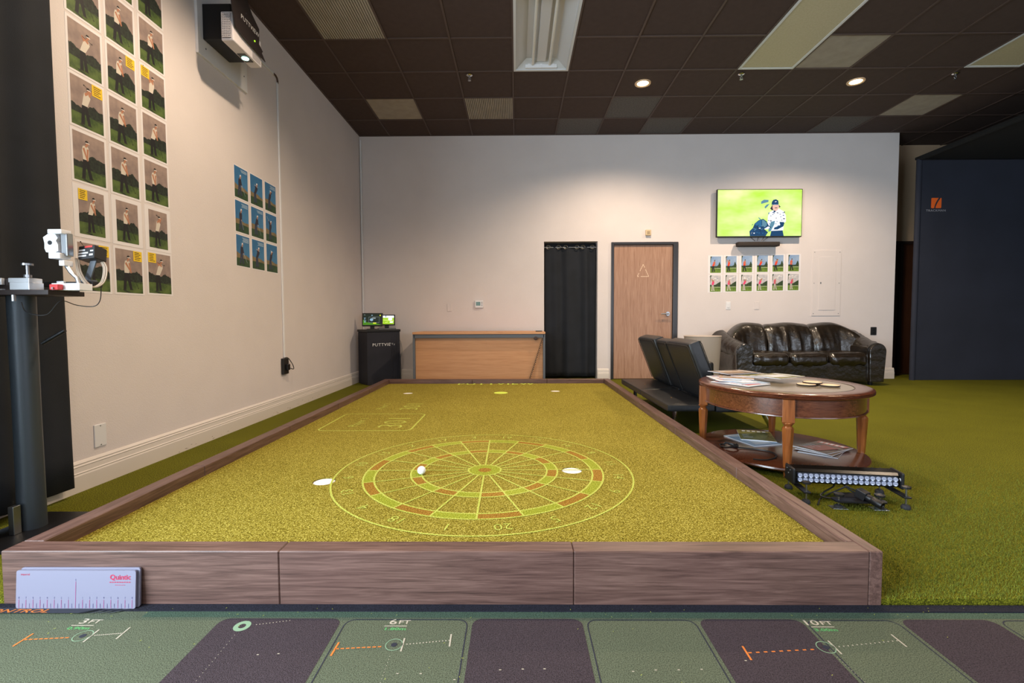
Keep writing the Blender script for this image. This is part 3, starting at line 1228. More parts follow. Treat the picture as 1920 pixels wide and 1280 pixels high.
def picture(bm, x0, y0, w, h, fn, style, seed, note=None, lines=0, flip=1):
    """flat printed golf picture: layers of sky, trees, grass and a golfer; returns nothing"""
    rnd = random.Random(seed)
    S = {'sky': [M_skyA, M_skyB, M_skyC, M_skyD][style], 'tree': [M_treeA, M_treeB, M_treeC, M_treeC][style],
         'grass': [M_grA, M_grB, M_grC, M_grC][style], 'shirt': [M_shirtW, M_shirtK, M_shirtR, M_shirtP][style],
         'leg': [M_trK, M_trN, M_trK, M_trG][style]}
    pal = [S['sky'], S['tree'], S['grass'], S['shirt'], S['leg'], M_skin, M_hair, M_pwht, M_note, M_ink, M_inkW, M_red]
    lay = [0.0]

    def put(poly, mi):
        lay[0] += .00006
        flat(bm, [(x0 + (p[0] if flip > 0 else 1 - p[0]) * w, y0 + p[1] * h) for p in poly], fn, .0012 + lay[0], mi)
    put(rect(0, 0, 1, 1), 0)
    if style in (0, 3):
        for k in range(4):
            put(disc(rnd.uniform(.15, .85), rnd.uniform(.72, .93), rnd.uniform(.08, .14), rnd.uniform(.015, .035), 12), 7 if style == 3 else 0)
    base = [.27, .33, .34, .36][style]
    gr = [.27, .26, .30, .30][style]
    # tree line
    top = [(0, .2)]
    n = 26
    for k in range(n + 1):
        x = k / n
        if style == 0:
            y = base + .18 + .07 * math.sin(3.0 * x + seed) + (.10 * math.exp(-((x - .68 - .1 * math.sin(seed)) / .16) ** 2)) + rnd.uniform(0, .03)
        elif style == 1:
            y = base + .10 - .10 * x + .02 * math.sin(9 * x + seed) + rnd.uniform(0, .008)
        else:
            y = base + .05 + rnd.uniform(0, .03) + .10 * max(0, x - .55) + (.22 * math.exp(-((x - .86) / .09) ** 2) if style == 2 else .26 * max(0, x - .5) ** .8)
        top.append((x, y))
    top.append((1, .2))
    put(top, 1)
    if style >= 2:
        put([(0, .5), (0, 1), (.16, 1), (.10, .93), (.05, .86), (.06, .7), (.03, .6)], 1)
        put(rect(.84, .3, .865, .55), 9)
    put(rect(0, 0, 1, gr), 2)
    if style == 0:
        put([(0, gr + .05), (1, gr - .02), (1, gr - .035), (0, gr + .035)], 1)
        put([(.2, .055), (.42, .0), (.55, .0), (.33, .06)], 1)
    if style == 1:
        put([(0, gr + .05), (1, gr - .02), (1, gr), (0, gr + .075)], 7 if False else 1)
    if style >= 2:
        put([(.5, .2), (1, .19), (1, .215), (.5, .215)], 1)
        put([(.35, .275), (.95, .27), (.95, .285), (.4, .285)], 7)
    # golfer
    ph = seed % 6
    fx_ = [.40, .36, .26, .26][style] + rnd.uniform(-.03, .03)
    k = [1.06, .90, .92, .92][style]
    hipx, hipy = fx_, .08 + .36 * k
    lean = [.10, .05, .03, .12, .08, .0][ph]
    shx, shy = fx_ + lean, hipy + .25 * k
    st = [.06, .07, .10, .05, .08, .09][ph]
    put([(fx_ - st - .05, .075), (fx_ - st + .06, .075), (hipx + .0, hipy - .10), (hipx + st - .0, .085), (hipx + st + .10, .085), (hipx + .085, hipy + .01), (hipx - .085, hipy + .01)], 4)
    put([(fx_ - st - .06, .06), (fx_ - st + .07, .06), (fx_ - st + .05, .085), (fx_ - st - .05, .085)], 9 if style != 3 else 7)
    put([(fx_ + st - .0, .07), (fx_ + st + .13, .07), (fx_ + st + .1, .095), (fx_ + st, .095)], 9 if style != 3 else 7)
    put([(hipx - .085, hipy), (hipx + .085, hipy), (shx + .11, shy - .07), (shx + .09, shy + .01), (shx + .02, shy + .035), (shx - .08, shy + .01), (shx - .11, shy - .08)], 3)
    # arms and club by phase
    hands = [(shx + .10, hipy + .03), (shx - .16, shy + .12), (shx + .14, hipy + .02), (shx - .12, shy + .05), (shx + .16, shy + .10), (shx + .05, hipy + .0)][ph]
    put(limb(shx - .06, shy - .03, hands[0], hands[1], .032, .02), 3 if style == 1 else 5)
    put(limb(shx + .07, shy - .03, hands[0], hands[1], .030, .02), 3 if style == 1 else 5)
    put(disc(hands[0], hands[1], .028, .022, 10), 5)
    ce = [(hands[0] + .22, .10), (hands[0] - .18, hands[1] + .16), (hands[0] + .26, .12), (hands[0] + .30, hands[1] - .05), (hands[0] - .24, hands[1] + .06), (hands[0] + .15, .09)][ph]
    put(limb(hands[0], hands[1], ce[0], ce[1], .006, .004), 9 if style != 1 else 10)
    put(disc(ce[0], ce[1], .022, .014, 8), 9)
    # head, hair, cap or visor
    hx, hy = shx + .05, shy + .085
    put(limb(shx + .01, shy, hx - .01, hy - .02, .026, .026), 5)
    put(disc(hx, hy, .052, .046, 16), 5)
    put([(hx - .055, hy - .01), (hx - .055, hy + .03), (hx - .03, hy + .055), (hx + .02, hy + .058), (hx + .05, hy + .035), (hx + .045, hy + .015), (hx - .02, hy + .012), (hx - .03, hy - .03)], 6 if style in (0, 2) else 7)
    if style == 0:
        put([(hx - .05, hy + .012), (hx + .05, hy + .022), (hx + .085, hy + .004), (hx + .08, hy - .006), (hx + .04, hy + .004), (hx - .045, hy - .004)], 7)
    if note:
        nx, ny = (.66, .76) if note == 'r' else (.0, .76)
        put(rect(nx, ny, nx + .34, ny + .24), 8)
        for q in range(5):
            put(rect(nx + .05, ny + .035 + q * .04, nx + .05 + rnd.uniform(.17, .25), ny + .05 + q * .04), 9)
    for q in range(lines):
        y = .93 - q * .032
        put(rect(.45 + .03 * (q % 3), y, .93, y + .012), 10)
    return pal


def poster(name, label, wx0, wx1, z0, z1, wall, style, seed, border, note=None, lines=0, group=None, flip=1, tilt=0.0):
    """sheet of paper with a printed picture on a wall"""
    fn = onwall_left if wall == 'L' else onwall_back
    cx, cz = (wx0 + wx1) / 2, (z0 + z1) / 2
    ca, sa = math.cos(tilt), math.sin(tilt)
    o = Vector(fn(cx, z0, 0))

    def g(u, v, w):
        du, dv = u - cx, v - cz
        return Vector(fn(cx + du * ca - dv * sa, cz + du * sa + dv * ca, w)) - o
    bm = N()
    prism(bm, rect(wx0, z0, wx1, z1), g, .0012)
    p = obj(name, bm, M_paper)
    p.location = o
    tag(p, label, 'poster', group)
    bm = N()
    w_, h_ = wx1 - wx0, z1 - z0
    pal = picture(bm, wx0 + border[0] * w_, z0 + border[1] * h_, w_ * (1 - border[0] - border[2]), h_ * (1 - border[1] - border[3]), g, style, seed, note, lines, flip)
    obj('picture', bm, pal, p)
    return p


# tall display on the left wall: three columns
rows = ['bottom', 'second', 'third', 'fourth', 'fifth', 'sixth', 'seventh', 'top']
colsY = [(2.455, 2.671), (2.689, 2.905), (2.929, 3.145)]
cname = ['left', 'middle', 'right']
notes = {(0, 0): 'r', (1, 0): 'r', (2, 0): 'l', (0, 1): 'l', (0, 3): 'r', (1, 4): 'r', (2, 4): 'l', (1, 6): 'r'}
for c in range(3):
    for r in range(7):
        z0 = 1.072 + r * .2875 + random.uniform(-.004, .004) + (.006 if c == 2 else 0)
        b = (.06, .04, .06, .05)
        if r == 1:
            b = (.14, .07, .14, .08)
        nt_ = notes.get((c, r))
        what = {'r': ' with yellow note at upper right', 'l': ' with yellow note at upper left', None: ''}[nt_]
        poster('golf_poster', 'golf print%s, %s row up, %s column of tall display' % (what, rows[r] if r else 'lowest', cname[c]),
               colsY[c][0], colsY[c][1], z0, z0 + .279, 'L', 0, c * 7 + r * 5 + c * r + 1, b, nt_, 0, 'tall display of golf prints', tilt=random.uniform(-.006, .006))
# nine smaller prints on the left wall
c9 = [(3.879, 4.062), (4.108, 4.334), (4.352, 4.563)]
c9 = [(3.876, 4.082), (4.108, 4.318), (4.345, 4.553)]
for c in range(3):
    for r in range(3):
        z0 = 1.366 + (2 - r) * .282
        poster('swing_photo', 'dark clothed golfer under blue sky, %s row, %s column of nine prints' % (['top', 'middle', 'bottom'][r], cname[c]),
               c9[c][0], c9[c][1], z0, z0 + .272, 'L', 1, r * 3 + c + 2, (.035, .03, .035, .03), None, [3, 0, 4, 4, 3, 0, 5, 4, 0][r * 3 + c], 'nine blue sky golf prints', tilt=random.uniform(-.006, .006))
# two rows of six under the television
for r in range(2):
    for c in range(6):
        x0 = 2.853 + c * .2305
        z1 = 1.862 - r * .279 + c * .0035
        poster('sequence_photo', '%s shirted golfer, %s of six in the %s row under the television' % (['red', 'pink'][r], ['first', 'second', 'third', 'fourth', 'fifth', 'last'][c], ['upper', 'lower'][r]),
               x0, x0 + .216, z1 - .272, z1, 'B', 2 + r, c + r, (.15, .05, .12, .06), None, 0, 'two rows of swing prints', tilt=random.uniform(-.006, .008))

# ------------------------------------------------------------------ television and sound bar
TX0, TX1, TZ0, TZ1 = 2.935, 4.175, 2.113, 2.806
tv = thing('television', 'large flat television showing a golfer on a bright green background', 'television', (3.56, YB - .0015, 2.46))
L = lambda x, y, z: (x - 3.56, y - YB, z - 2.46)
bm = N()
box(bm, TX0 - 3.56, TX1 - 3.56, -.085, -.045, TZ0 - 2.46, TZ1 - 2.46, .004, 1)
obj('bezel', bm, M_black, tv)
bm = N()
box(bm, -.3, .3, -.045, 0, -.2, .2)
obj('wall_bracket', bm, M_blackm, tv)


def glow(name, c, s=1.0):
    return mat('screen_' + name, (0, 0, 0, 1), .25, emit=c, estr=s)


gm = mat('screen_field', rgb(172, 218, 62), .3, c2=rgb(220, 246, 160), scale=3.2, emit=(1, 1, 1, 1), estr=.72, stretch=(.7, 1, 1.6), lo=.3, hi=.7)
S_ = .72
G = [gm, glow('navy', rgb(24, 62, 98), S_), glow('skin', rgb(220, 176, 158), S_), glow('hair', rgb(58, 46, 58), S_), glow('white', rgb(250, 250, 255), S_),
     glow('blue', rgb(40, 98, 138), S_), glow('steel', rgb(88, 130, 150), S_), glow('black', rgb(14, 30, 50), S_), glow('pale', rgb(236, 246, 200), S_)]
sw, sh = TX1 - TX0 - .02, TZ1 - TZ0 - .024
sx0, sz0 = TX0 + .01, TZ0 + .014
lay = [0]
bm = N()


def scr(poly, mi):
    lay[0] += 1
    flat(bm, [(sx0 + (px - 230) / 1490 * sw, sz0 + (918 - py) / 842 * sh) for px, py in poly], lambda u, v, w: (u - 3.56, -.0856 - w, v - 2.46), lay[0] * .00004, mi)


scr(rect(230, 76, 1720, 918), 0)
scr([(1000, 290), (1050, 258), (1130, 262), (1128, 300), (1050, 320), (1000, 335)], 6)
scr([(1060, 390), (1100, 345), (1150, 335), (1110, 385), (1075, 420)], 6)
# trousers, shirt, arms
scr([(1170, 918), (1190, 820), (1390, 815), (1412, 918)], 1)
scr([(1120, 690), (1125, 560), (1150, 490), (1215, 450), (1310, 420), (1400, 470), (1440, 540), (1445, 660), (1410, 680), (1400, 815), (1185, 825), (1150, 780)], 4)
scr([(1410, 665), (1330, 662), (1345, 720), (1240, 765), (1235, 800), (1300, 800), (1400, 745), (1420, 690)], 1)
scr([(1180, 660), (1250, 640), (1245, 700), (1180, 830), (1135, 840), (1150, 740)], 6)
rr_ = random.Random(9)
for _ in range(46):
    x, y = rr_.uniform(1135, 1425), rr_.uniform(480, 790)
    if 1180 < x < 1250 and y > 640:
        continue
    if x > 1330 and y > 650:
        continue
    a = rr_.uniform(-.5, .5)
    scr([(x - 14, y), (x, y - 9), (x + 16, y - 4 + 8 * a), (x + 4, y + 8)], rr_.choice([1, 5, 3]))
scr([(1215, 450), (1235, 500), (1300, 430), (1270, 455)], 1)
# head
scr([(1160, 420), (1185, 380), (1195, 340), (1215, 450), (1190, 450)], 3)
scr([(1310, 350), (1345, 390), (1318, 405)], 3)
scr(disc(1258, 385, 58, 78, 18), 2)
scr(disc(1262, 425, 34, 30, 12), glow and 2)
scr([(1238, 402), (1290, 400), (1285, 412), (1245, 414)], 3)
scr([(1183, 350), (1188, 300), (1215, 262), (1260, 252), (1300, 275), (1308, 325), (1305, 345), (1250, 340)], 1)
scr([(1190, 358), (1235, 335), (1310, 340), (1300, 352), (1240, 350)], 5)
scr([(1235, 300), (1262, 288), (1275, 296), (1250, 304)], 4)
# golf bag and clubs at lower left of the player
scr([(810, 918), (800, 830), (860, 770), (890, 690), (960, 630), (1040, 605), (1100, 650), (1150, 740), (1060, 790), (1130, 850), (1090, 918)], 1)
scr([(890, 700), (960, 640), (1010, 625), (1015, 740), (960, 760)], 5)
scr([(1020, 620), (1050, 625), (1110, 680), (1080, 760), (1025, 745)], 6)
scr([(960, 575), (1000, 610), (990, 625), (955, 590)], 6)
scr([(1060, 790), (1130, 745), (1165, 760), (1120, 800)], 4)
for _ in range(26):
    x, y = rr_.uniform(820, 1090), rr_.uniform(700, 905)
    scr([(x, y), (x + rr_.uniform(12, 40), y - rr_.uniform(4, 16)), (x + rr_.uniform(10, 36), y + rr_.uniform(6, 22))], rr_.choice([7, 5, 6, 6, 4]))
obj('screen', bm, G, tv)
bm = N()
for x0, x1 in ((3.45, 3.51), (3.56, 3.54), (3.70, 3.63), (3.64, 3.60)):
    tube(bm, [(x0 - 3.56, -.05, TZ0 - 2.46), (x1 - 3.56, -.06, 2.06 - 2.46)], .004, 6)
obj('cable', bm, M_black, tv)

sb = thing('sound_bar', 'slim black sound bar mounted under the television', 'speaker', (3.545, YB, 2.0))
bm = N()
box(bm, -.305, .305, -.115, -.025, -.022, .042, .012, 3)
obj('housing', bm, mat('sound_bar_cloth', rgb(44, 36, 32), .8, bump=.3, bscale=400), sb, True)
bm = N()
box(bm, -.12, .12, -.025, 0, -.015, .03)
obj('wall_bracket', bm, M_blackm, sb)

# ------------------------------------------------------------------ small wall fittings
t = thing('thermostat', 'small white thermostat with a grey display above the desk', 'thermostat', (-.555, YB, 1.153))
bm = N(); box(bm, -.063, .063, -.025, 0, -.055, .055, .006); obj('housing', bm, M_white, t)
bm = N(); box(bm, -.045, .02, -.0262, -.024, -.022, .034); obj('display', bm, mat('lcd_grey_green', rgb(104, 138, 136), .25), t)
for k in range(3):
    bm = N(); box(bm, .034, .05, -.028, -.024, -.02 + k * .022, -.012 + k * .022, .001); obj('button', bm, M_grey, t)


def plate(label, name, x, z, w, h, mt, wall='B', slots=None):
    t = thing(name, label, 'wall plate', (x, YB, z) if wall == 'B' else (XL, x, z), 0 if wall == 'B' else -PI / 2 + PI)
    bm = N(); box(bm, -w / 2, w / 2, -.006, 0, -h / 2, h / 2, .003); obj('cover', bm, mt, t)
    if slots == 'switch':
        bm = N(); box(bm, -.017, .017, -.01, -.006, -.034, .034, .002); obj('rocker', bm, mt, t)
    if slots == 'blank':
        for s in (-1, 1):
            bm = N(); lathe(bm, [(.003, 0), (.003, -.002)], 8, (0, -.006, s * h * .42), axis='y'); obj('screw', bm, M_steel, t)
    return t


plate('blank cream cover plate left of the thermostat', 'wall_plate', -1.0, 1.105, .07, .118, M_wall, slots='blank')
plate('white light switch under the golf prints, left one', 'light_switch', 3.16, 1.117, .07, .115, M_white, slots='switch')
plate('cream cover plate under the golf prints, right of the switch', 'wall_plate', 3.582, 1.115, .072, .115, M_wall, slots='blank')
o = plate('white blank cover plate low on the left wall', 'wall_plate', 2.552, .285, .075, .125, M_white, 'L', 'blank')
o.rotation_euler = (0, 0, PI / 2)
t = thing('wall_socket', 'black double socket plate right of the leather sofa', 'socket', (5.322, YB, .73))
bm = N(); box(bm, -.044, .044, -.007, 0, -.06, .06, .003); obj('cover', bm, M_black, t)
for s in (-1, 1):
    bm = N(); box(bm, -.017, .017, -.011, -.007, s * .026 - .016, s * .026 + .016, .003); obj('receptacle', bm, M_blackm, t)
t = thing('door_chime', 'small beige sensor box on the wall above the door', 'sensor', (1.955, YB, 2.197))
bm = N(); box(bm, -.038, .038, -.04, 0, -.042, .042, .006); obj('housing', bm, mat('beige_plastic', rgb(206, 184, 148), .5), t)
bm = N(); box(bm, -.022, .022, -.043, -.04, -.026, .02, .002); obj('grille', bm, mat('beige_plastic_dark', rgb(160, 140, 110), .6), t)
# electrical access panel
t = thing('access_panel', 'cream painted metal electrical panel cover right of the golf prints', 'panel', (4.605, YB, 1.444))
bm = N(); box(bm, -.21, .21, -.008, 0, -.485, .485, .003); obj('trim_cover', bm, M_wall, t)
bm = N(); box(bm, -.115, .13, -.013, -.008, -.40, .39, .002); dl_ = obj('panel_door', bm, M_wall, t)
bm = N(); box(bm, -.098, -.082, -.017, -.013, -.012, .015, .002); obj('latch', bm, M_grey, dl_)
for sx in (-1, 1):
    for z in (-.45, -.0, .455):
        bm = N(); lathe(bm, [(.006, 0), (.005, -.003)], 8, (sx * .185, -.008, z), axis='y'); obj('screw', bm, M_grey, t)

# ------------------------------------------------------------------ black curtain in the back opening
cur = thing('doorway_curtain', 'black grommet curtain filling the narrow opening beside the wooden door', 'curtain', (.815, YB + .09, G0))


def drape(bm, x0, x1, z0, z1, folds, amp, seed, n=90, m=26, axis='x', pos=0.0):
    rnd = random.Random(seed)
    ph = [rnd.uniform(0, 6.28) for _ in range(6)]
    grid = []
    for j in range(m + 1):
        tz = j / m
        z = z0 + (z1 - z0) * tz
        row = []
        for i in range(n + 1):
            u = i / n
            a = amp * (1.15 - .25 * tz)
            d = a * (math.sin(u * folds * 2 * PI + ph[0] + .5 * math.sin(3 * tz + ph[1])) + .45 * math.sin(u * folds * 3.3 * PI + ph[2] + tz) + .3 * math.sin(u * folds * 1.1 + ph[3] + 2.2 * tz))
            d += amp * .25 * mnoise.noise(Vector((u * 9, tz * 7, seed))) * (1 - tz)
            x = x0 + (x1 - x0) * u
            row.append(bm.verts.new((x, pos + d, z) if axis == 'x' else (pos + d, x, z)))
        grid.append(row)
    for j in range(m):
        for i in range(n):
            bm.faces.new((grid[j][i], grid[j][i + 1], grid[j + 1][i + 1], grid[j + 1][i]))


bm = N()
drape(bm, -.385, .385, .035, 2.035, 3.2, .016, 3)
o = obj('cloth', bm, M_drape, cur, True)
sm = o.modifiers.new('thickness', 'SOLIDIFY'); sm.thickness = .003
bm = N()
tube(bm, [(-.397, 0, 1.985), (.397, 0, 1.985)], .011, 10)
obj('rod', bm, M_steel, cur, True)
for x in (-.33, -.175, -.07, .10, .19, .33):
    bm = N()
    tube(bm, [(x + .03 * math.cos(a), -.022, 1.985 + .026 * math.sin(a)) for a in [2 * PI * k / 14 for k in range(14)]], .005, 6, closed=True)
    obj('grommet', bm, M_steel, cur, True)

# black window drape at the far left
wd = thing('window_drape', 'black floor length drape over the shop window at the left edge', 'curtain', (XL + .052, 1.8, G0))
bm = N()
drape(bm, -.62, .525, .05, 3.45, 4.2, .015, 8, 90, 20, 'y')
o = obj('cloth', bm, M_drape, wd, True)
sm = o.modifiers.new('thickness', 'SOLIDIFY'); sm.thickness = .003
bm = N()
tube(bm, [(0, -.7, 3.46), (0, .6, 3.46)], .013, 10)
obj('rod', bm, M_blackm, wd, True)

# ------------------------------------------------------------------ wall conduits, projector
t = thing('cable_conduit', 'thin white cable conduit running down the left wall to a black socket', 'conduit', (XL + .0015, 4.622, .55))
bm = N(); box(bm, 0, .014, -.011, .011, 0, 2.66, .003); obj('vertical_run', bm, M_white, t)
bm = N(); box(bm, 0, .012, -.50, -.07, 2.70, 2.722, .003); obj('horizontal_run', bm, M_white, t)
bm = N(); tube(bm, [(.009, -.075, 2.711), (.010, -.04, 2.712), (.010, -.012, 2.70), (.010, 0, 2.675), (.009, 0, 2.65)], .008, 8); obj('flexible_bend', bm, mat('brown_sleeve', rgb(74, 50, 40), .6), t, True)
t = thing('corner_conduit', 'white cable conduit rising in the corner behind the black kiosk', 'conduit', (XL + .02, YB - .02, G0))
bm = N(); box(bm, -.012, .012, -.012, .012, .8, 3.55, .003); obj('run', bm, M_white, t)
bm = N(); box(bm, -.012, .012, -.012, .012, .16, .8, .003); obj('lower_run', bm, M_white, t)
t = thing('power_box', 'black socket box with plug and cord on the left wall', 'socket', (XL, 4.615, .466))
bm = N(); box(bm, 0, .03, -.05, .05, -.078, .078, .004); obj('housing', bm, M_black, t)
bm = N(); box(bm, .03, .055, -.02, .03, -.04, .02, .005); obj('plug', bm, M_blackm, t)
bm = N(); tube(bm, curvy([(.05, .02, -.02), (.07, .06, -.035), (.05, .10, -.01), (.02, .12, .03), (.008, .08, .075), (.008, .02, .082)]), .004, 8); obj('cord', bm, M_black, t, True)

t = thing('mounting_board', 'white mounting board under the projector high on the left wall', 'board', (XL, 3.765, 2.853))
bm = N(); box(bm, 0, .019, -.305, .318, 0, .74, .002); obj('panel', bm, M_white, t)
for y, z in ((-.22, .07), (-.22, .33), (.27, .12), (-.15, .20)):
    bm = N(); lathe(bm, [(.006, 0), (.005, .003)], 8, (.019, y, z), axis='x'); obj('screw', bm, M_grey, t)

pj = thing('projector', 'white short throw projector in black bracket high on the left wall', 'projector', (XL + .02, 3.53, 2.98))
PL = lambda x, y, z: (x - (XL + .02), y - 3.53, z - 2.98)


def wbox(bm, x0, x1, y0, y1, z0, z1, bev=0):
    a, b = PL(x0, y0, z0), PL(x1, y1, z1)
    box(bm, a[0], b[0], a[1], b[1], a[2], b[2], bev)


bm = N(); wbox(bm, -2.2868, -2.078, 3.515, 3.83, 2.977, 3.227, .002); obj('wall_bracket', bm, M_blackm, pj)
bm = N(); wbox(bm, -2.072, -1.985, 3.38, 3.75, 2.888, 3.088, .008); body = obj('housing', bm, mat('projector_white', rgb(206, 202, 206), .45), pj)
bm = N()
wbox(bm, -2.062, -1.998, 3.378, 3.381, 2.905, 3.075)
obj('grille_back', bm, mat('grille_dark', rgb(60, 56, 66), .6), body)
bm = N()
for k in range(14):
    z = 2.908 + k * .012
    wbox(bm, -2.062, -1.998, 3.373, 3.379, z, z + .0055)
for k in range(6):
    x = -2.062 + k * .0122
    wbox(bm, x, x + .003, 3.3735, 3.379, 2.906, 3.075)
obj('grille', bm, mat('projector_white', rgb(206, 202, 206), .45), body)
bm = N(); wbox(bm, -2.06, -2.0, 3.545, 3.66, 2.8845, 2.889); obj('lens_recess', bm, mat('lens_dark', rgb(26, 30, 30), .2), body)
bm = N(); lathe(bm, [(.026, 0), (.024, -.006), (.0, -.010)], 20, PL(-2.03, 3.602, 2.8845)); obj('lens', bm, mat('projector_lens', rgb(150, 200, 190), .1, emit=(.55, 1.0, .85, 1), estr=1.2), body, True)
bm = N(); wbox(bm, -1.986, -1.983, 3.62, 3.73, 2.9, 2.945); obj('port_panel', bm, mat('projector_grey', rgb(160, 158, 162), .5), body)
bm = N()
prism(bm, [(3.325, 3.25), (3.345, 3.09), (3.38, 2.985), (3.47, 2.966), (3.773, 2.948), (3.72, 2.988), (3.737, 3.006), (3.685, 3.034), (3.691, 3.149), (3.60, 3.20), (3.527, 3.27)], lambda u, v, w: PL(-1.972 + w, u, v), .006)
sh_ = obj('shroud', bm, mat('shroud_black', rgb(36, 29, 30), .5), pj)
bm = N()
text(bm, 'PUTTVIEW', .046, lambda u, v, w: PL(-1.9655 + w, 3.565 + u, 3.095 + v), .0006, 0, 0, 0, -.02, spacing=1.1)
obj('lettering', bm, M_white, sh_)
bm = N(); lathe(bm, [(.006, 0), (.006, .004)], 10, PL(-1.966, 3.62, 3.02), axis='x'); obj('status_lamp', bm, mat('status_green', rgb(160, 220, 40), .4, emit=rgb(150, 220, 40), estr=1.0), sh_)
bm = N()
tube(bm, [PL(-2.05, 3.42, 3.086), PL(-2.09, 3.48, 3.14), PL(-2.14, 3.53, 3.17)], .006, 8)
tube(bm, [PL(-2.02, 3.46, 3.086), PL(-1.99, 3.49, 3.14), PL(-1.97, 3.52, 3.16)], .006, 8)
obj('bracket_arm', bm, M_steel, pj, True)
bm = N()
tube(bm, [PL(-2.2, 3.82, 3.0), PL(-2.25, 3.92, 3.10), PL(-2.27, 4.02, 3.21), PL(-2.28, 4.12, 3.261)], .004, 8)
obj('cable', bm, M_white, pj, True)

# ------------------------------------------------------------------ kiosk in the corner
ang = math.radians(40)
ki = thing('kiosk', 'black fabric covered kiosk stand with white lettering in the back corner', 'kiosk', (-2.05, 6.42, G0), ang)
M_kcl = mat('kiosk_cloth', rgb(30, 31, 40), .8, c2=rgb(36, 37, 47), scale=4, bump=.25, bscale=12)
bm = N()
box(bm, 0, .49, 0, .32, 0, .735, .006)
obj('covered_body', bm, M_kcl, ki)
bm = N()
for k, x in enumerate((.36, .385, .41, .44)):
    tube(bm, [(x, .004, .70), (x + .006, .0, .45), (x - .004 * k, .002, .02)], [.006, .011, .008], 8)
obj('cloth_fold', bm, M_kcl, ki, True)
bm = N()
box(bm, -.008, .498, -.008, .328, .735, .77, .004)
obj('top_board', bm, M_black, ki)
bm = N()
text(bm, 'PUTTVIEW', .058, lambda u, v, w: (.245 + u, -.0008 - w, .555 + v), .0004, 0, 0, 0, 0, spacing=1.12, sxs=1.12)
obj('lettering', bm, M_white, ki)
bm = N()
tube(bm, [(.49, .06, .66), (.53, .05, .58), (.545, .05, .48), (.54, .05, .40), (.50, .06, .33)], .004, 8)
obj('cable', bm, mat('grey_cable', rgb(150, 148, 146), .5), ki, True)


def monitor(name, label, loc, rz, w, h, tilt, content, neck):
    t = thing(name, label, 'monitor', loc, rz)
    Mx = Matrix.Translation((0, 0, neck)) @ Matrix.Rotation(-tilt, 4, 'X')
    bm = N(); box(bm, -w / 2, w / 2, -.012, .014, 0, h, .005, M=Mx); obj('housing', bm, M_black, t)
    pal = content[0]
    bm = N()
    for n_, (poly, mi) in enumerate(content[1]):
        f = flat(bm, [((p[0] - .5) * (w - .03), .016 + p[1] * (h - .032)) for p in poly], lambda u, v, w_: tuple(Mx @ Vector((u, -.0125 - .0001 - w_, v))), n_ * .0002, mi)
    obj('screen', bm, pal, t)
    bm = N(); box(bm, -.03, .03, .0, .014, .004, neck + .05, .003); obj('neck', bm, M_black, t)
    bm = N(); box(bm, -.07, .07, -.05, .07, 0, .008, .002); obj('foot', bm, M_black, t)
    return t


gl = lambda n, c, s=.8: mat('display_' + n, (0, 0, 0, 1), .3, emit=c, estr=s)
tabc = ([gl('dark', rgb(16, 30, 24)), gl('green', rgb(60, 110, 20)), gl('blue', rgb(120, 150, 170)), gl('yellow', rgb(220, 226, 30)), gl('grey', rgb(110, 118, 118))],
        [(rect(0, 0, 1, 1), 0), ([(0, 0), (1, 0), (.8, .12), (.2, .25), (0, .5)], 1), (rect(.3, .2, .88, .74), 4), (rect(.31, .22, .87, .72), 0), (disc(.46, .48, .09, .13), 2), (rect(.62, .55, .66, .62), 2), (rect(.5, .56, .68, .68), 4),
         (rect(.05, .62, .14, .66), 2), (rect(.06, .5, .12, .56), 2), (rect(.05, .36, .16, .41), 2), (rect(.07, .22, .14, .30), 2), (rect(.55, .12, .72, .2), 3), (rect(.9, .82, .95, .92), 3), (rect(.04, .9, .12, .94), 4), (disc(.48, .88, .04, .04), 2)])
scnc = ([gl('grass', rgb(140, 178, 30)), gl('sky', rgb(240, 246, 250)), gl('ball', rgb(250, 250, 255)), gl('navy', rgb(30, 60, 110)), gl('grass_light', rgb(200, 214, 110))],
        [(rect(0, 0, 1, 1), 0), (rect(0, .76, 1, 1), 1), ([(0, .5), (1, .36), (1, .42), (0, .58)], 4), (disc(.74, .60, .14, .17), 2), (disc(.82, .24, .12, .08), 2), (rect(.42, .8, .47, 1), 3), (disc(.04, .8, .05, .12), 3),
         ([(.1, .1), (.3, .2), (.28, .26), (.08, .16)], 4), ([(.4, .15), (.6, .22), (.58, .28), (.38, .2)], 4)])
topz = G0 + .77
monitor('tablet_display', 'black tablet with dark game menu on the kiosk top', (-2.04, 6.635, topz), math.radians(6), .285, .19, math.radians(14), tabc, .045)
monitor('desk_monitor', 'small monitor showing a golf ball on grass, behind the tablet', (-1.876, 6.788, topz), math.radians(8), .235, .155, math.radians(8), scnc, .055)
t = thing('laptop_base', 'flat grey keyboard tray on the kiosk top in front of the screens', 'keyboard', (-1.835, 6.632, topz), ang)
bm = N(); box(bm, -.13, .13, -.032, .032, 0, .014, .003); obj('tray', bm, M_grey, t)
bm = N()
for r_ in range(4):
    for c_ in range(10):
        box(bm, -.124 + c_ * .025, -.103 + c_ * .025, -.028 + r_ * .0145, -.016 + r_ * .0145, .014, .017)
obj('key', bm, M_black, t, kind='stuff')

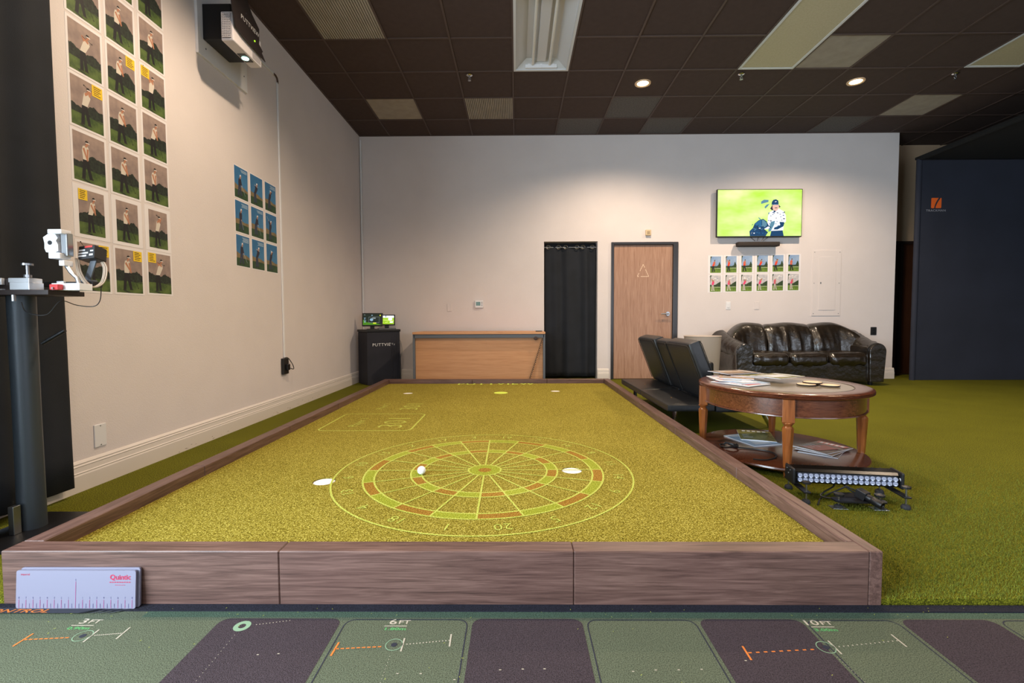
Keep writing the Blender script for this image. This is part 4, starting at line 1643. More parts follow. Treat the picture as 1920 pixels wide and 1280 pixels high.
# ------------------------------------------------------------------ desk along the back wall
dk = thing('office_desk', 'maple laminate desk with grey metal edges along the back wall', 'desk', (-.505, 6.31, G0))
bm = N(); box(bm, -.895, .895, -.01, .66, .705, .735, .003); obj('desktop', bm, M_maple, dk)
bm = N(); box(bm, -.88, .88, .005, .03, .655, .704, .002); obj('front_rail', bm, M_grey, dk)
for s in (-1, 1):
    bm = N(); box(bm, s * .88 - .014, s * .88 + .014, .005, .63, 0, .704, .003); obj('side_frame', bm, M_grey, dk)
bm = N(); box(bm, -.866, .866, .05, .068, .08, .70, .001); obj('modesty_panel', bm, M_maple, dk)
bm = N(); lathe(bm, [(.026, 0), (.026, -.006), (.018, -.009)], 20, (.765, .006, .648), axis='y'); obj('grommet', bm, mat('brown_plastic', rgb(56, 36, 26), .5), dk)
bm = N()
pts = []
for k in range(240):
    a = k / 240
    th = a * 2 * PI * 26
    cx, cz = .858 - .20 * a + .012 * math.sin(2 * a), .645 - .60 * a
    pts.append((cx + .011 * math.cos(th), .012 + .011 * math.sin(th), cz + .004 * math.sin(th)))
tube(bm, pts, .0035, 5)
t = obj('coiled_cord', bm, M_black, None, True)
t.location = (-.505, 6.285, G0)
tag(t, 'black coiled cord hanging diagonally across the front of the desk', 'cord')
bm = N(); box(bm, -.045, .045, -.03, .03, 0, .012, .003)
t = obj('remote_control', bm, M_black); t.location = (.31, 6.45, G0 + .735)
tag(t, 'small black remote control lying on the right end of the desk', 'remote control')

# ------------------------------------------------------------------ beige bin beside the sofa
bn = thing('waste_bin', 'tall beige round bin between the black bench and the leather sofa', 'bin', (2.515, 6.36, G0))
M_bin = mat('beige_bin', rgb(190, 178, 168), .5)
bm = N()
lathe(bm, [(.0, 0), (.195, 0), (.20, .01), (.235, .665), (.238, .672), (.230, .674), (.225, .66), (.19, .02), (0, .02)], 40)
obj('body', bm, M_bin, bn, True)
bm = N()
tube(bm, [(.236 * math.cos(2 * PI * k / 40), .236 * math.sin(2 * PI * k / 40), .668) for k in range(40)], .006, 8, closed=True)
obj('rim', bm, M_bin, bn, True)
bm = N()
tube(bm, [(.2365 * math.cos(a) * (.86 + .14 * z / .66), .2365 * math.sin(a) * (.86 + .14 * z / .66), z) for a, z in ((-2.03, .62), (-2.03, .3), (-2.03, .03))], .004, 6)
obj('seam', bm, mat('beige_bin_dark', rgb(150, 140, 130), .5), bn, True)

# ------------------------------------------------------------------ black convertible bench
be = thing('futon_bench', 'black vinyl convertible bench with reclined backrests and chrome legs beside the putting box', 'bench', (1.17, 3.62, G0))
SL = 1.62
for k in range(2):
    y0, y1 = k * SL / 2, (k + 1) * SL / 2
    bm = N(); soft(bm, 0, .37, y0 + .003, y1 - .003, .175, .235, .5, 8, .004); obj('rear_pad', bm, M_vinyl, be, True)
    bm = N(); soft(bm, .375, .90, y0 + .003, y1 - .003, .165, .245, .5, 8, .004); obj('seat_pad', bm, M_vinyl, be, True)
    bm = N(); lathe(bm, [(.008, 0), (.008, .003), (0, .005)], 12, (.13, (y0 + y1) / 2 - .1, .236)); obj('tuft_button', bm, mat('brass_button', rgb(150, 112, 60), .35, .8), be)
lean_ = math.radians(21)
for y0, y1, dz, dt, nm in ((.06, .64, 0, 0, 'backrest'), (1.0, 1.60, 0, 0, 'backrest'), (.66, .98, -.012, .012, 'centre_console')):
    Mx = Matrix.Translation((.40, 0, .25)) @ Matrix.Rotation(-lean_, 4, 'Y')
    bm = N(); soft(bm, -.055 + dt, .055 - dt, y0, y1, 0.0, .50 + dz, .45, 8, .004, M=Mx); bk = obj(nm, bm, M_vinyl, be, True)
    bm = N()
    for xx in (-.056 + dt, .056 - dt):
        tube(bm, [Mx @ Vector((xx * .98, y, z)) for y, z in ((y0 + .012, .03), (y0 + .012, .46 + dz), (y0 + .03, .482 + dz), (y1 - .03, .482 + dz), (y1 - .012, .46 + dz), (y1 - .012, .03))], .0035, 5)
    obj('seam_piping', bm, mat('piping_black', rgb(12, 12, 13), .6), bk, True)
bm = N()
for y in (.2, .5, .82, 1.2, 1.45):
    box(bm, .36, .44, y - .02, y + .02, .225, .268, .004)
obj('hinge', bm, M_blackm, be)
bm = N(); soft(bm, .52, 1.0, SL - .10, SL, .20, .43, .7, 8, .008); obj('armrest', bm, M_vinyl, be, True)
for x0, x1, y in ((.11, .11, .16), (.11, .11, SL - .2), (.83, .93, .24), (.83, .93, SL - .2)):
    bm = N(); tube(bm, [(x0, y, .18), (x1, y, .0)], .0195, 16); obj('leg', bm, M_chrome, be, True)
for y in (.25, .8, 1.35):
    bm = N(); tube(bm, [(.06, y, .172), (.84, y, .172)], .016, 8); obj('cross_rail', bm, M_blackm, be, True)

# ------------------------------------------------------------------ leather sofa
so = thing('leather_sofa', 'black leather three seat sofa with rolled arms against the back wall', 'sofa', (3.93, 6.28, G0))
bm = N(); soft(bm, -.80, .80, .03, .68, .05, .31, .15, 8); obj('base', bm, M_leather, so, True)
SX = [-.775, -.26, .26, .775]
for k in range(3):
    bm = N()
    soft(bm, SX[k] + .004, SX[k + 1] - .004, -.005, .50, .26, .435, .75, 20, .02, .011, 11 + k, 13)
    obj('seat_cushion', bm, M_leather, so, True)


def hback(u):
    # top height along the sofa, u in metres from the middle
    a = abs(u)
    return .835 + .012 * math.cos(u * 11) - .26 * max(0, (a - .60) / .42) ** 2.0


BX = [-.99, -.35, .29, .99]
for k in range(3):
    bm = N()
    n, mseg = 30, 30
    grid = []
    for i in range(n + 1):
        u = BX[k] + (BX[k + 1] - BX[k]) * i / n
        edge = min(i, n - i) / n
        pinch = .045 * math.exp(-(edge / .05) ** 2) if not ((k == 0 and i < n / 2) or (k == 2 and i > n / 2)) else 0
        h = hback(u) - pinch * .6
        fwd_ = -.20 * max(0, (abs(u) - .60) / .40) ** 2
        ring = []
        for j in range(mseg):
            th = 2 * PI * j / mseg
            cy, cz = math.cos(th), math.sin(th)
            # tall rounded section: leaning backwards
            py = .50 + fwd_ + (.16 - pinch) * math.copysign(abs(cy) ** .7, cy)
            pz = .30 + (h - .30) * (.5 + .5 * math.copysign(abs(cz) ** .6, cz))
            py += .10 * (pz - .3) / .55
            if cy < 0:
                s = Vector((u * 8 + k * 3, pz * 2.2, 1.7 * k))
                wv = mnoise.noise(s) + .8 * mnoise.noise(s * 2.1 + Vector((pz * 3, 0, 0))) + .4 * mnoise.noise(s * 4.3)
                py += .034 * wv * min(1, max(0, (.82 - pz) / .25))
            if (k == 0 and i < n / 2) or (k == 2 and i > n / 2):
                q = min(1.0, abs(abs(u) - .99) / .16)
                e_ = max(.05, math.sqrt(max(0, 1 - (1 - q) ** 2)))
                c1, c2_ = .50 + fwd_ + .05, (.30 + h) / 2
                py, pz = c1 + (py - c1) * e_, c2_ + (pz - c2_) * e_
            ring.append(bm.verts.new((u, py, pz)))
        grid.append(ring)
    for i in range(n):
        for j in range(mseg):
            bm.faces.new((grid[i][j], grid[i + 1][j], grid[i + 1][(j + 1) % mseg], grid[i][(j + 1) % mseg]))
    bm.faces.new(grid[0]); bm.faces.new(grid[-1][::-1])
    bmesh.ops.recalc_face_normals(bm, faces=bm.faces)
    obj('back_cushion', bm, M_leather, so, True)
for s in (-1, 1):
    ax = s * .855
    bm = N()
    soft(bm, min(ax - s * .10, ax + s * .135), max(ax - s * .10, ax + s * .135), .03, .70, .05, .53, .3, 8)
    obj('arm_side', bm, M_leather, so, True)
    bm = N()
    path, rad = [], []
    for k in range(16):
        t_ = k / 15
        path.append((ax + s * (.02 + .075 * t_), .02 + .62 * t_, .455 + .15 * t_ ** 1.4))
        rad.append(.115 + .012 * math.sin(t_ * 40) * .3 + .02 * t_)
    tube(bm, path, rad, 22)
    for v in bm.verts:
        v.co += Vector((1, .3, 1)) * .008 * mnoise.noise(v.co * 22)
    obj('arm_roll', bm, M_leather, so, True)
    bm = N()
    poly = []
    for k in range(17):
        a = PI * k / 16
        poly.append((.112 * math.cos(a), .455 + .112 * math.sin(a)))
    poly += [(-.10 if s > 0 else -.085, .05), (.085 if s > 0 else .10, .05)]
    prism(bm, poly, lambda u, v, w, ax=ax, s=s: (ax + s * .03 + u, -.012 + w, v), .05)
    bmesh.ops.bevel(bm, geom=[e for e in bm.edges if all(v.co.y < 0 for v in e.verts)], offset=.012, segments=3, affect='EDGES')
    obj('arm_front', bm, M_leather, so, True)
for x in (-.85, .85):
    for y in (.08, .60):
        bm = N(); lathe(bm, [(.024, 0), (.03, .06)], 14, (x, y, 0)); obj('foot', bm, M_blackm, so, True)

# ------------------------------------------------------------------ round coffee table
TC = (1.71, 3.05)
EX, EY = .974, 1.044
ct = thing('coffee_table', 'round cherry wood coffee table with grey glass inset and lower shelf', 'table', (TC[0], TC[1], G0))
H0 = .50 - G0
bm = N()
lathe(bm, [(.395, H0 - .012), (.395, H0 - .001), (.405, H0), (.480, H0), (.493, H0 - .005), (.496, H0 - .010), (.490, H0 - .0125), (.497, H0 - .017), (.491, H0 - .0205), (.496, H0 - .025), (.489, H0 - .029), (.478, H0 - .036), (.44, H0 - .038), (.395, H0 - .036)], 72, sx=EX, sy=EY)
top = obj('table_top', bm, M_cherry, ct, True)
bm = N(); lathe(bm, [(.394, H0 - .02), (.394, H0 - .002)], 72, sx=EX, sy=EY); obj('glass_inset', bm, mat('grey_glass_inset', rgb(134, 124, 108), .14, c2=rgb(140, 130, 114), scale=3, spec=.6), top)
bm = N(); ring_flat(bm, (0, 0), .3935, .3985, 0, 2 * PI, 72, lambda u, v, w: (u * EX, v * EY, w), H0 + .0004); obj('inset_edge', bm, mat('inset_edge_dark', rgb(40, 24, 16), .4), top)
bm = N()
lathe(bm, [(.425, H0 - .037), (.455, H0 - .037), (.455, H0 - .128), (.462, H0 - .131), (.463, H0 - .137), (.455, H0 - .14), (.425, H0 - .14)], 72, sx=EX, sy=EY)
obj('apron', bm, M_cherry, ct, True)
bm = N()
SZ = .06
lathe(bm, [(0, SZ - .022), (.478, SZ - .022), (.487, SZ - .012), (.484, SZ - .003), (.476, SZ), (0, SZ)], 72, sx=EX, sy=EY)
obj('lower_shelf', bm, M_cherry, ct, True)
legs_ = [(-.19, -.43), (.19, .43), (-.438, .137), (.438, -.137)]
for lx, ly_ in legs_:
    a = math.atan2(ly_, lx)
    R_ = Matrix.Translation((lx, ly_, 0)) @ Matrix.Rotation(a, 4, 'Z')
    bm = N(); box(bm, -.026, .026, -.031, .031, H0 - .165, H0 - .036, .003, M=R_)
    lg = obj('leg', bm, M_cherryz, ct)
    bm = N()
    lathe(bm, [(.026, H0 - .164), (.030, H0 - .170), (.024, H0 - .178), (.019, H0 - .186), (.026, H0 - .194), (.028, H0 - .198), (.026, H0 - .202)], 20, (lx, ly_, 0))
    obj('turned_collar', bm, M_cherryz, lg, True)
    bm = N()
    lathe(bm, [(.031, H0 - .198), (.031, H0 - .206), (.021, SZ)], 8, (lx, ly_, 0), rot=a + PI / 8)
    lathe(bm, [(.020, SZ - .02), (.017, 0)], 8, (lx, ly_, 0), rot=a + PI / 8)
    obj('tapered_shaft', bm, M_cherryz, lg)

MAGM = [mat('magazine_pages', rgb(226, 228, 234), .6), mat('cover_pale_blue', rgb(150, 176, 204), .3), mat('cover_brown', rgb(128, 92, 62), .3, c2=rgb(176, 140, 104), scale=30), mat('cover_white', rgb(214, 218, 226), .3),
        mat('cover_green', rgb(96, 98, 44), .3, c2=rgb(150, 140, 80), scale=40), mat('cover_dark', rgb(44, 34, 32), .3, c2=rgb(120, 84, 60), scale=30), mat('cover_red', rgb(178, 52, 32), .3), mat('cover_tan', rgb(190, 164, 138), .3, c2=rgb(150, 120, 96), scale=26)]


def magazine(label, x, y, z, rz, cover, acc, w=.21, l=.275, th=.004, title=True, seed=1, group=None):
    t = thing('magazine', label, 'magazine', (x, y, z), rz, group)
    bm = N()
    n = 8
    prof = [(-w / 2 + w * k / n, th * (.55 + .45 * math.sin(PI * min(1, (k + .5) / n)))) for k in range(n + 1)]
    poly = [(-w / 2, 0), (w / 2, 0)] + prof[::-1]
    prism(bm, poly, lambda u, v, w_: (u, -l / 2 + w_, v), l)
    obj('pages', bm, MAGM[0], t)
    bm = N()
    rnd = random.Random(seed)
    vs = []
    for u, v in prof:
        vs.append((bm.verts.new((u, -l / 2 - .001, v + .0006)), bm.verts.new((u, l / 2 + .001, v + .0006))))
    for a, b in zip(vs, vs[1:]):
        bm.faces.new((a[0], b[0], b[1], a[1]))
    zt = th + .0009
    flat(bm, rect(-w * .42, l * .28, w * .42, l * .45), lambda u, v, w_: (u, v, zt), 0, 1)
    flat(bm, [(-w * .35, -l * .4), (w * .2, -l * .42), (w * .4, l * .1), (-w * .1, l * .2)], lambda u, v, w_: (u, v, zt + .0001), 0, 1)
    for k in range(6):
        yy = -l * .35 + k * .02
        flat(bm, rect(-w * .4, yy, -w * .4 + rnd.uniform(.03, .08), yy + .006), lambda u, v, w_: (u, v, zt + .0003), 0, 2)
    for k in range(5):
        flat(bm, rect(-w * .36 + k * w * .15, l * .31, -w * .36 + k * w * .15 + w * .10, l * .42), lambda u, v, w_: (u, v, zt + .0003), 0, 2)
    obj('cover', bm, [MAGM[cover], MAGM[acc], MAGM[3] if cover != 3 else MAGM[6]], t)


zt_ = .5
G_ = 'magazines on the round table'
mg = [(1.44, 3.02, .5, 3, 6, 'white magazine with red lettering, nearest of the fan on the round table'),
      (1.47, 3.08, .25, 1, 3, 'pale blue magazine second from the near edge of the table fan'),
      (1.43, 3.16, -.1, 3, 1, 'white magazine with blue picture at the left rim of the table'),
      (1.51, 3.22, -.45, 7, 2, 'tan magazine in the middle of the pile on the round table'),
      (1.65, 3.27, -.75, 2, 4, 'brown magazine at the back of the pile on the round table'),
      (1.76, 3.17, -1.05, 4, 3, 'green covered magazine lying farthest right in the table pile'),
      (1.56, 3.37, -1.3, 5, 7, 'dark covered magazine at the far rim of the round table')]
for k, (x, y, rz, c1, c2_, lab) in enumerate(mg):
    magazine(lab, x, y, zt_ + .0012 + .0052 * k, rz, c1, c2_, seed=k, group=G_)
SZW = G0 + SZ
magazine('pale blue magazine on the lower table shelf, partly under a green one', 1.62, 3.21, SZW + .001, .25, 1, 3, .22, .30, .006, seed=11, group='magazines on the lower shelf')
magazine('green covered magazine on top at the back of the lower shelf', 1.69, 3.30, SZW + .0085, -.35, 4, 4, .22, .30, .006, seed=12, group='magazines on the lower shelf')
magazine('dark magazine at the bottom of the right stack on the lower shelf', 1.93, 2.95, SZW + .001, -.75, 5, 2, .21, .28, .005, seed=13, group='magazines on the lower shelf')
magazine('brown magazine in the middle of the right stack on the lower shelf', 1.945, 2.965, SZW + .0075, -.95, 2, 5, .21, .28, .005, seed=14, group='magazines on the lower shelf')
magazine('red and dark magazine on top of the right stack on the lower shelf', 1.95, 2.975, SZW + .014, -1.1, 5, 6, .21, .28, .005, seed=15, group='magazines on the lower shelf')
M_cork = wood_mat('coaster_wood', rgb(196, 160, 122), rgb(220, 190, 156), rgb(236, 212, 180), 0, .5, 2)
for k, (x, y, z, lab) in enumerate(((1.805, 2.925, .5, 'round wooden coaster nearest the magazines on the table'), (1.925, 2.885, .5, 'round wooden coaster nearest the right rim of the table'), (1.90, 3.02, .5, 'round wooden coaster behind the others on the table'), (1.862, 2.955, .5095, 'round wooden coaster lying on top of the other coasters'))):
    t = thing('coaster', lab, 'coaster', (x, y, z + .0008), 0, 'wooden coasters on the round table')
    bm = N(); lathe(bm, [(.05, 0), (.052, .0015), (.052, .0065), (.05, .008)], 28); obj('slice', bm, M_cork, t, True)
    bm = N(); lathe(bm, [(.0523, .001), (.0535, .002), (.0535, .006), (.0523, .007)], 28); obj('bark_edge', bm, mat('bark_black', rgb(34, 28, 26), .8), t, True)

# cables lying on the lower shelf
bm = N()
pts = []
for k in range(60):
    a = k / 59
    pts.append((1.37 + .06 * math.cos(a * 14) * (1 - a * .4) + a * .02, 3.02 + .05 * math.sin(a * 14), SZW + .006 + .03 * a * (1 - a) + .012 * (k % 7) / 7))
pts += [tuple(p) for p in curvy([(1.42, 3.0, SZW + .008), (1.50, 2.98, SZW + .005), (1.57, 2.93, SZW + .005), (1.585, 2.86, SZW + .005), (1.54, 2.78, SZW + .005), (1.46, 2.74, SZW + .005), (1.40, 2.76, SZW + .005)])]
tube(bm, pts, .0042, 6)
t = obj('power_cable', bm, M_black, None, True)
tag(t, 'tangled black cable lying on the lower shelf of the round table', 'cable')
bm = N()
tube(bm, curvy([(1.19, 3.30, G0 + .005), (1.21, 3.42, G0 + .006), (1.25, 3.50, G0 + .008), (1.29, 3.44, G0 + .006), (1.26, 3.34, G0 + .006), (1.22, 3.22, G0 + .006)]), .005, 8)
t = obj('floor_cable', bm, M_black, None, True)
tag(t, 'short loop of black cable on the floor between putting box and table', 'cable')

# ------------------------------------------------------------------ LED light bar on levelling feet
lb = thing('light_bar', 'black LED light bar with two rows of lenses on levelling feet', 'light bar', (1.632, 2.335, G0), math.radians(-9))
bz = .07
bm = N()
prism(bm, [(-.037, bz + .006), (-.037, bz + .060), (-.02, bz + .070), (.03, bz + .075), (.044, bz + .06), (.044, bz + .012), (.03, bz), (-.028, bz)], lambda u, v, w: (-.235 + w, u, v), .47)
obj('housing', bm, mat('anodised_black', rgb(16, 16, 18), .25, .5), lb)
for s in (-1, 1):
    bm = N()
    box(bm, s * .235 - (.0 if s > 0 else .014), s * .235 + (.014 if s > 0 else .0), -.054, .05, bz - .004, bz + .078, .008)
    cap = obj('end_cap', bm, M_black, lb)
    for y in (-.02, .0, .02):
        bm = N(); lathe(bm, [(.004, 0), (.004, s * .003)], 8, (s * .249, y, bz + .04 + abs(y)), axis='x'); obj('bolt', bm, M_steel, cap)
bm = N(); box(bm, -.222, .222, -.040, -.036, bz + .010, bz + .055); obj('lamp_face', bm, mat('lamp_face_silver', rgb(70, 74, 84), .3, .6), lb)
bm = N()
lathe(bm, [(.004, .006), (.0098, .0), (.0106, -.004), (.0098, -.006), (.006, -.005), (.003, -.009)], 14, (0, 0, 0), axis='y')
led0 = obj('led_lens', bm, mat('led_lens_clear', rgb(150, 156, 172), .08, .6, emit=rgb(200, 215, 255), estr=.16), lb, True)  # slight emission added so the reflective lenses look bright
first = True
for r_ in range(2):
    for k in range(18):
        o = led0 if first else bpy.data.objects.new('led_lens', led0.data)
        if not first:
            col.objects.link(o)
            o.parent = lb
        first = False
        o.location = (-.2125 + k * .025, -.042, bz + .0215 + r_ * .0222)
bm = N()
for k in range(12):
    x = -.2 + k * .036
    box(bm, x, x + .004, .044, .058, bz + .01, bz + .07)
obj('cooling_fin', bm, M_black, lb, kind='stuff')
bm = N()
text(bm, 'v', .03, lambda u, v, w: (.236 + u, -.0446 - w, bz + .045 + v), 0, 0, 0, 0, fat=.001)
obj('maker_mark', bm, M_white, lb)
for s in (-1, 1):
    x = s * .215
    bm = N(); box(bm, x - .016, x + .016, -.135, .10, .052, .060, .002); pl_ = obj('outrigger_plate', bm, M_blackm, lb)
    bm = N(); box(bm, x - .01, x + .01, -.01, .02, .058, bz + .004); obj('clamp_block', bm, M_blackm, pl_)
    for y in (-.12, .085):
        bm = N(); tube(bm, [(x, y, .012), (x, y, .10 if y < 0 else .08)], .0042, 8); obj('threaded_rod', bm, M_steel, lb, True)
        bm = N(); lathe(bm, [(.019, 0), (.020, .008), (.015, .018), (.006, .022)], 20, (x, y, 0)); obj('rubber_foot', bm, mat('dark_rubber', rgb(34, 36, 42), .7), lb, True)
        bm = N(); lathe(bm, [(.008, .094 if y < 0 else .074), (.019, .098 if y < 0 else .078), (.019, .107 if y < 0 else .087), (.006, .11 if y < 0 else .09)], 9, (x, y, 0)); obj('star_knob', bm, M_black, lb)
bm = N()
tube(bm, curvy([(-.02, .03, bz), (-.04, .0, bz - .02), (-.10, -.05, bz - .03), (-.13, -.08, bz - .045), (-.06, -.10, .02)]), .004, 6)
tube(bm, [(.0, .03, bz), (.03, -.02, bz - .03), (.05, -.06, bz - .035)], .004, 6)
obj('power_lead', bm, M_black, lb, True)

# machine vision camera on its own plate
cr = thing('sensor_camera', 'small black cylinder camera on a plate with star knobs under the light bar', 'camera', (1.615, 2.20, G0), math.radians(-5))
bm = N()
prism(bm, rrect(-.115, -.035, .115, .025, .018), lambda u, v, w: (u, v, .032 + w), .007)
prism(bm, [(-.08, .02), (.08, .02), (.03, .09), (-.03, .09)], lambda u, v, w: (u, v, .032 + w), .007)
obj('base_plate', bm, M_blackm, cr)
for x in (-.095, .085):
    bm = N(); tube(bm, [(x, -.015, .01), (x, -.015, .062)], .004, 8); obj('threaded_rod', bm, M_steel, cr, True)
    bm = N(); lathe(bm, [(.008, .056), (.021, .060), (.022, .070), (.008, .074)], 9, (x, -.015, 0)); obj('star_knob', bm, M_black, cr)
    bm = N(); lathe(bm, [(.02, .003), (.018, .012), (.008, .018)], 18, (x, -.015, 0)); obj('rubber_foot', bm, mat('dark_rubber', rgb(34, 36, 42), .7), cr, True)
    bm = N(); box(bm, x - .034, x + .034, -.035, .01, .0, .003, .001); obj('steel_pad', bm, M_steel, cr)
Mx = Matrix.Translation((.02, .0, .062)) @ Matrix.Rotation(math.radians(28), 4, 'Z') @ Matrix.Rotation(math.radians(16), 4, 'X')
bm = N(); box(bm, -.02, .02, -.02, .025, -.02, .02, .003, M=Mx); cb = obj('camera_body', bm, M_black, cr)
bm = N(); lathe(bm, [(.0165, -.02), (.0175, -.04), (.0165, -.042), (.018, -.046), (.019, -.075), (.0175, -.088), (.014, -.088), (.012, -.08)], 24, axis='y')
bm.transform(Mx)
obj('lens_barrel', bm, M_blackm, cb, True)
bm = N(); tube(bm, [Mx @ Vector((0, .025, 0)), Mx @ Vector((-.03, .06, .01)), Vector((-.08, .09, .03)), Vector((-.14, .06, .012)), Vector((-.18, .0, .006))], .0035, 6); obj('cable', bm, M_black, cr, True)

# ------------------------------------------------------------------ golf simulator bay at the right
by = thing('simulator_bay', 'dark navy fabric golf simulator enclosure with orange logo at the right', 'enclosure', (5.74, 6.85, G0))
M_navy = mat('navy_fabric', rgb(31, 35, 48), .85, c2=rgb(36, 40, 54), scale=2, bump=.25, bscale=3)
bm = N(); box(bm, .03, 3.2, 0, .03, .0, 3.15, .004); obj('fabric_wall', bm, M_navy, by)
bm = N(); tube(bm, [(.025, .015, .0), (.025, .015, 3.16)], .034, 14); obj('corner_sleeve', bm, M_navy, by, True)
bm = N(); box(bm, .0, 3.2, -4.2, .06, 3.165, 3.20); obj('roof_cloth', bm, mat('bay_black_cloth', rgb(6, 6, 7), .95), by)
bm = N(); tube(bm, [(.03, .02, 3.175), (.03, -4.2, 3.175)], .035, 12); obj('roof_rail', bm, mat('bay_black_cloth', rgb(6, 6, 7), .95), by, True)
bm = N(); box(bm, 3.17, 3.2, -4.2, -.002, .0, 3.16); obj('side_wall', bm, mat('bay_black_cloth', rgb(6, 6, 7), .95), by)
bm = N(); tube(bm, [(.03, -4.18, .0), (.03, -4.18, 3.17)], .035, 12); obj('front_post', bm, mat('bay_black_cloth', rgb(6, 6, 7), .95), by, True)
bm = N(); tube(bm, [(.03, .015, 3.158), (3.2, .015, 3.158)], .02, 8); obj('top_rail', bm, M_blackm, by, True)
on_b = lambda u, v, w: (.20 + u, -.0008 - w, 2.44 + v)
bm = N()
flat(bm, rrect(0, .03, .145, .175, .012), on_b, .0)
lg = obj('logo_square', bm, mat('logo_orange', rgb(226, 98, 24), .7), by)
bm = N()
L1, L2 = [], []
for k in range(9):
    t_ = k / 8
    y = .03 + .145 * t_
    L1.append((.045 + .06 * t_ ** 1.7 + .0, y))
    L2.append((.062 + .07 * t_ ** 1.5, y))
flat(bm, L1 + L2[::-1], on_b, .0006)
obj('logo_stroke', bm, M_navy, lg)
bm = N()
text(bm, 'TRACKMAN', .042, on_b, .0006, 0, .07, -.005, 0, spacing=1.1, sxs=1.15)
obj('lettering', bm, mat('logo_grey', rgb(150, 152, 160), .7), by)

# ------------------------------------------------------------------ pedestal with instruments at the left edge
ped = thing('instrument_pedestal', 'dark steel column with flat plate and base beside the window drape', 'stand', (-2.085, 1.965, G0))
M_col = mat('column_paint', rgb(58, 66, 74), .4, .2, bump=.08, bscale=300)
bm = N(); lathe(bm, [(.047, .012), (.045, .5), (.046, 1.0)], 32); obj('column', bm, M_col, ped, True)
bm = N(); box(bm, -.11, .14, -.22, .16, .0, .012, .002); obj('base_plate', bm, M_blackm, ped)
bm = N(); box(bm, -.012, .012, -.085, -.055, .012, .13, .002); obj('gusset', bm, M_steel, ped)
bm = N(); box(bm, -.12, .215, -.10, .06, 1.0, 1.02, .002); obj('top_plate', bm, mat('plate_dark', rgb(44, 34, 32), .45), ped)
bm = N(); tube(bm, [(.06, .02, .80), (.15, .03, .855)], .008, 10); obj('side_handle', bm, M_blackm, ped, True)
bm = N(); tube(bm, [(.075, -.10, .975), (.075, -.10, 1.0)], .007, 8); obj('bolt', bm, M_steel, ped, True)
PT = G0 + 1.0205


def gear(name, label, cat, x, y, z=PT, rz=0):
    return thing(name, label, cat, (x, y, z), rz)


M_alu = mat('bright_aluminium', rgb(236, 240, 246), .3, .5)
M_nylon = mat('white_nylon', rgb(240, 242, 248), .35)
t = gear('tracking_sensor', 'bright white motorised sensor head on a bracket above the pedestal', 'sensor', -1.885, 1.93, PT)
bm = N(); prism(bm, [(-.035, .19), (-.04, .215), (-.02, .228), (.01, .228), (.02, .212), (.012, .20), (.02, .186), (.02, .16), (.0, .15), (-.03, .155), (-.036, .17)], lambda u, v, w: (u, -.02 + w, v), .03); hd = obj('bearing_block', bm, M_nylon, t)
bm = N(); lathe(bm, [(.009, 0), (.009, -.001)], 14, (-.012, -.0205, .193), axis='y'); obj('bore', bm, M_black, hd)
bm = N(); box(bm, .02, .048, -.01, .02, .14, .235, .004); obj('motor', bm, M_steel, t)
bm = N(); box(bm, -.012, .045, -.03, .015, .228, .246, .003); obj('cap_plate', bm, M_nylon, t)
bm = N(); box(bm, -.012, .035, -.03, .02, .128, .152, .003); obj('lower_block', bm, M_nylon, t)
bm = N(); box(bm, .02, .042, -.02, .02, .10, .122, .002); obj('joint_block', bm, M_nylon, t)
bm = N(); tube(bm, [(.034, 0, .10), (.05, 0, .075), (.075, 0, .05), (.085, 0, .01)], .008, 8); obj('support_arm', bm, M_steel, t, True)
bm = N(); box(bm, -.005, .11, -.03, .03, 0, .028, .002); obj('slide_block', bm, M_nylon, t)
t = gear('control_box', 'black control box with white labels on a slanted bracket over the pedestal', 'control box', -1.80, 1.995, PT + .0405)
Mx = Matrix.Translation((.01, 0, .09)) @ Matrix.Rotation(math.radians(-6), 4, 'Y') @ Matrix.Rotation(math.radians(-12), 4, 'X')
bm = N(); box(bm, -.047, .022, -.03, .03, 0, .058, .003, M=Mx); cbx = obj('housing', bm, M_black, t)
bm = N()
for a in (rect(-.045, .035, -.018, .042), rect(-.047, .022, -.005, .029), rect(-.047, .01, -.012, .017), rect(.0, .012, .016, .02), rect(.004, .03, .017, .036)):
    flat(bm, a, lambda u, v, w: tuple(Mx @ Vector((u, -.0305, v))), 0)
flat(bm, rect(-.02, .048, .012, .056), lambda u, v, w: tuple(Mx @ Vector((u, -.0305, v))), 0, 1)
obj('print_label', bm, [M_white, M_red], cbx)
bm = N(); prism(bm, [(-.045, .0), (-.02, .0), (.015, .095), (-.01, .095)], lambda u, v, w: (u, .0 + w, v), .006); obj('bracket', bm, M_grey, t)
bm = N(); box(bm, -.06, .0, -.018, .018, 0, .008, .002); obj('bracket_foot', bm, M_grey, t)
bm = N()
for dx in (0, .006, .014):
    tube(bm, curvy([(-.07 + dx, -.005, .10), (-.055 + dx, -.015, .045), (-.02 + dx, -.028, .0), (.015 + dx, -.03, -.025), (.030 + dx, 0, .0), (.026 + dx, .02, .06), (.008 + dx, .02, .095)]), .0028, 6)
obj('cable_loop', bm, mat('beige_cable', rgb(196, 176, 156), .5), t, True)
bm = N()
tube(bm, curvy([(.03, 0, -.02), (.040, -.02, -.08), (.02, -.03, -.105), (-.05, -.03, -.10), (-.06, -.09, -.085), (-.10, -.11, -.14), (-.17, -.12, -.13), (-.20, -.11, -.09)]), .0018, 6)
obj('thin_wire', bm, M_black, t, True)
t = gear('stage_block', 'bright aluminium linear stage block with thumbscrew on the pedestal', 'instrument', -1.985, 1.90)
bm = N(); box(bm, -.045, .035, -.03, .03, 0, .03, .002); obj('lower_stage', bm, M_alu, t)
bm = N(); box(bm, -.055, .03, -.025, .03, .03, .048, .002); obj('upper_stage', bm, M_alu, t)
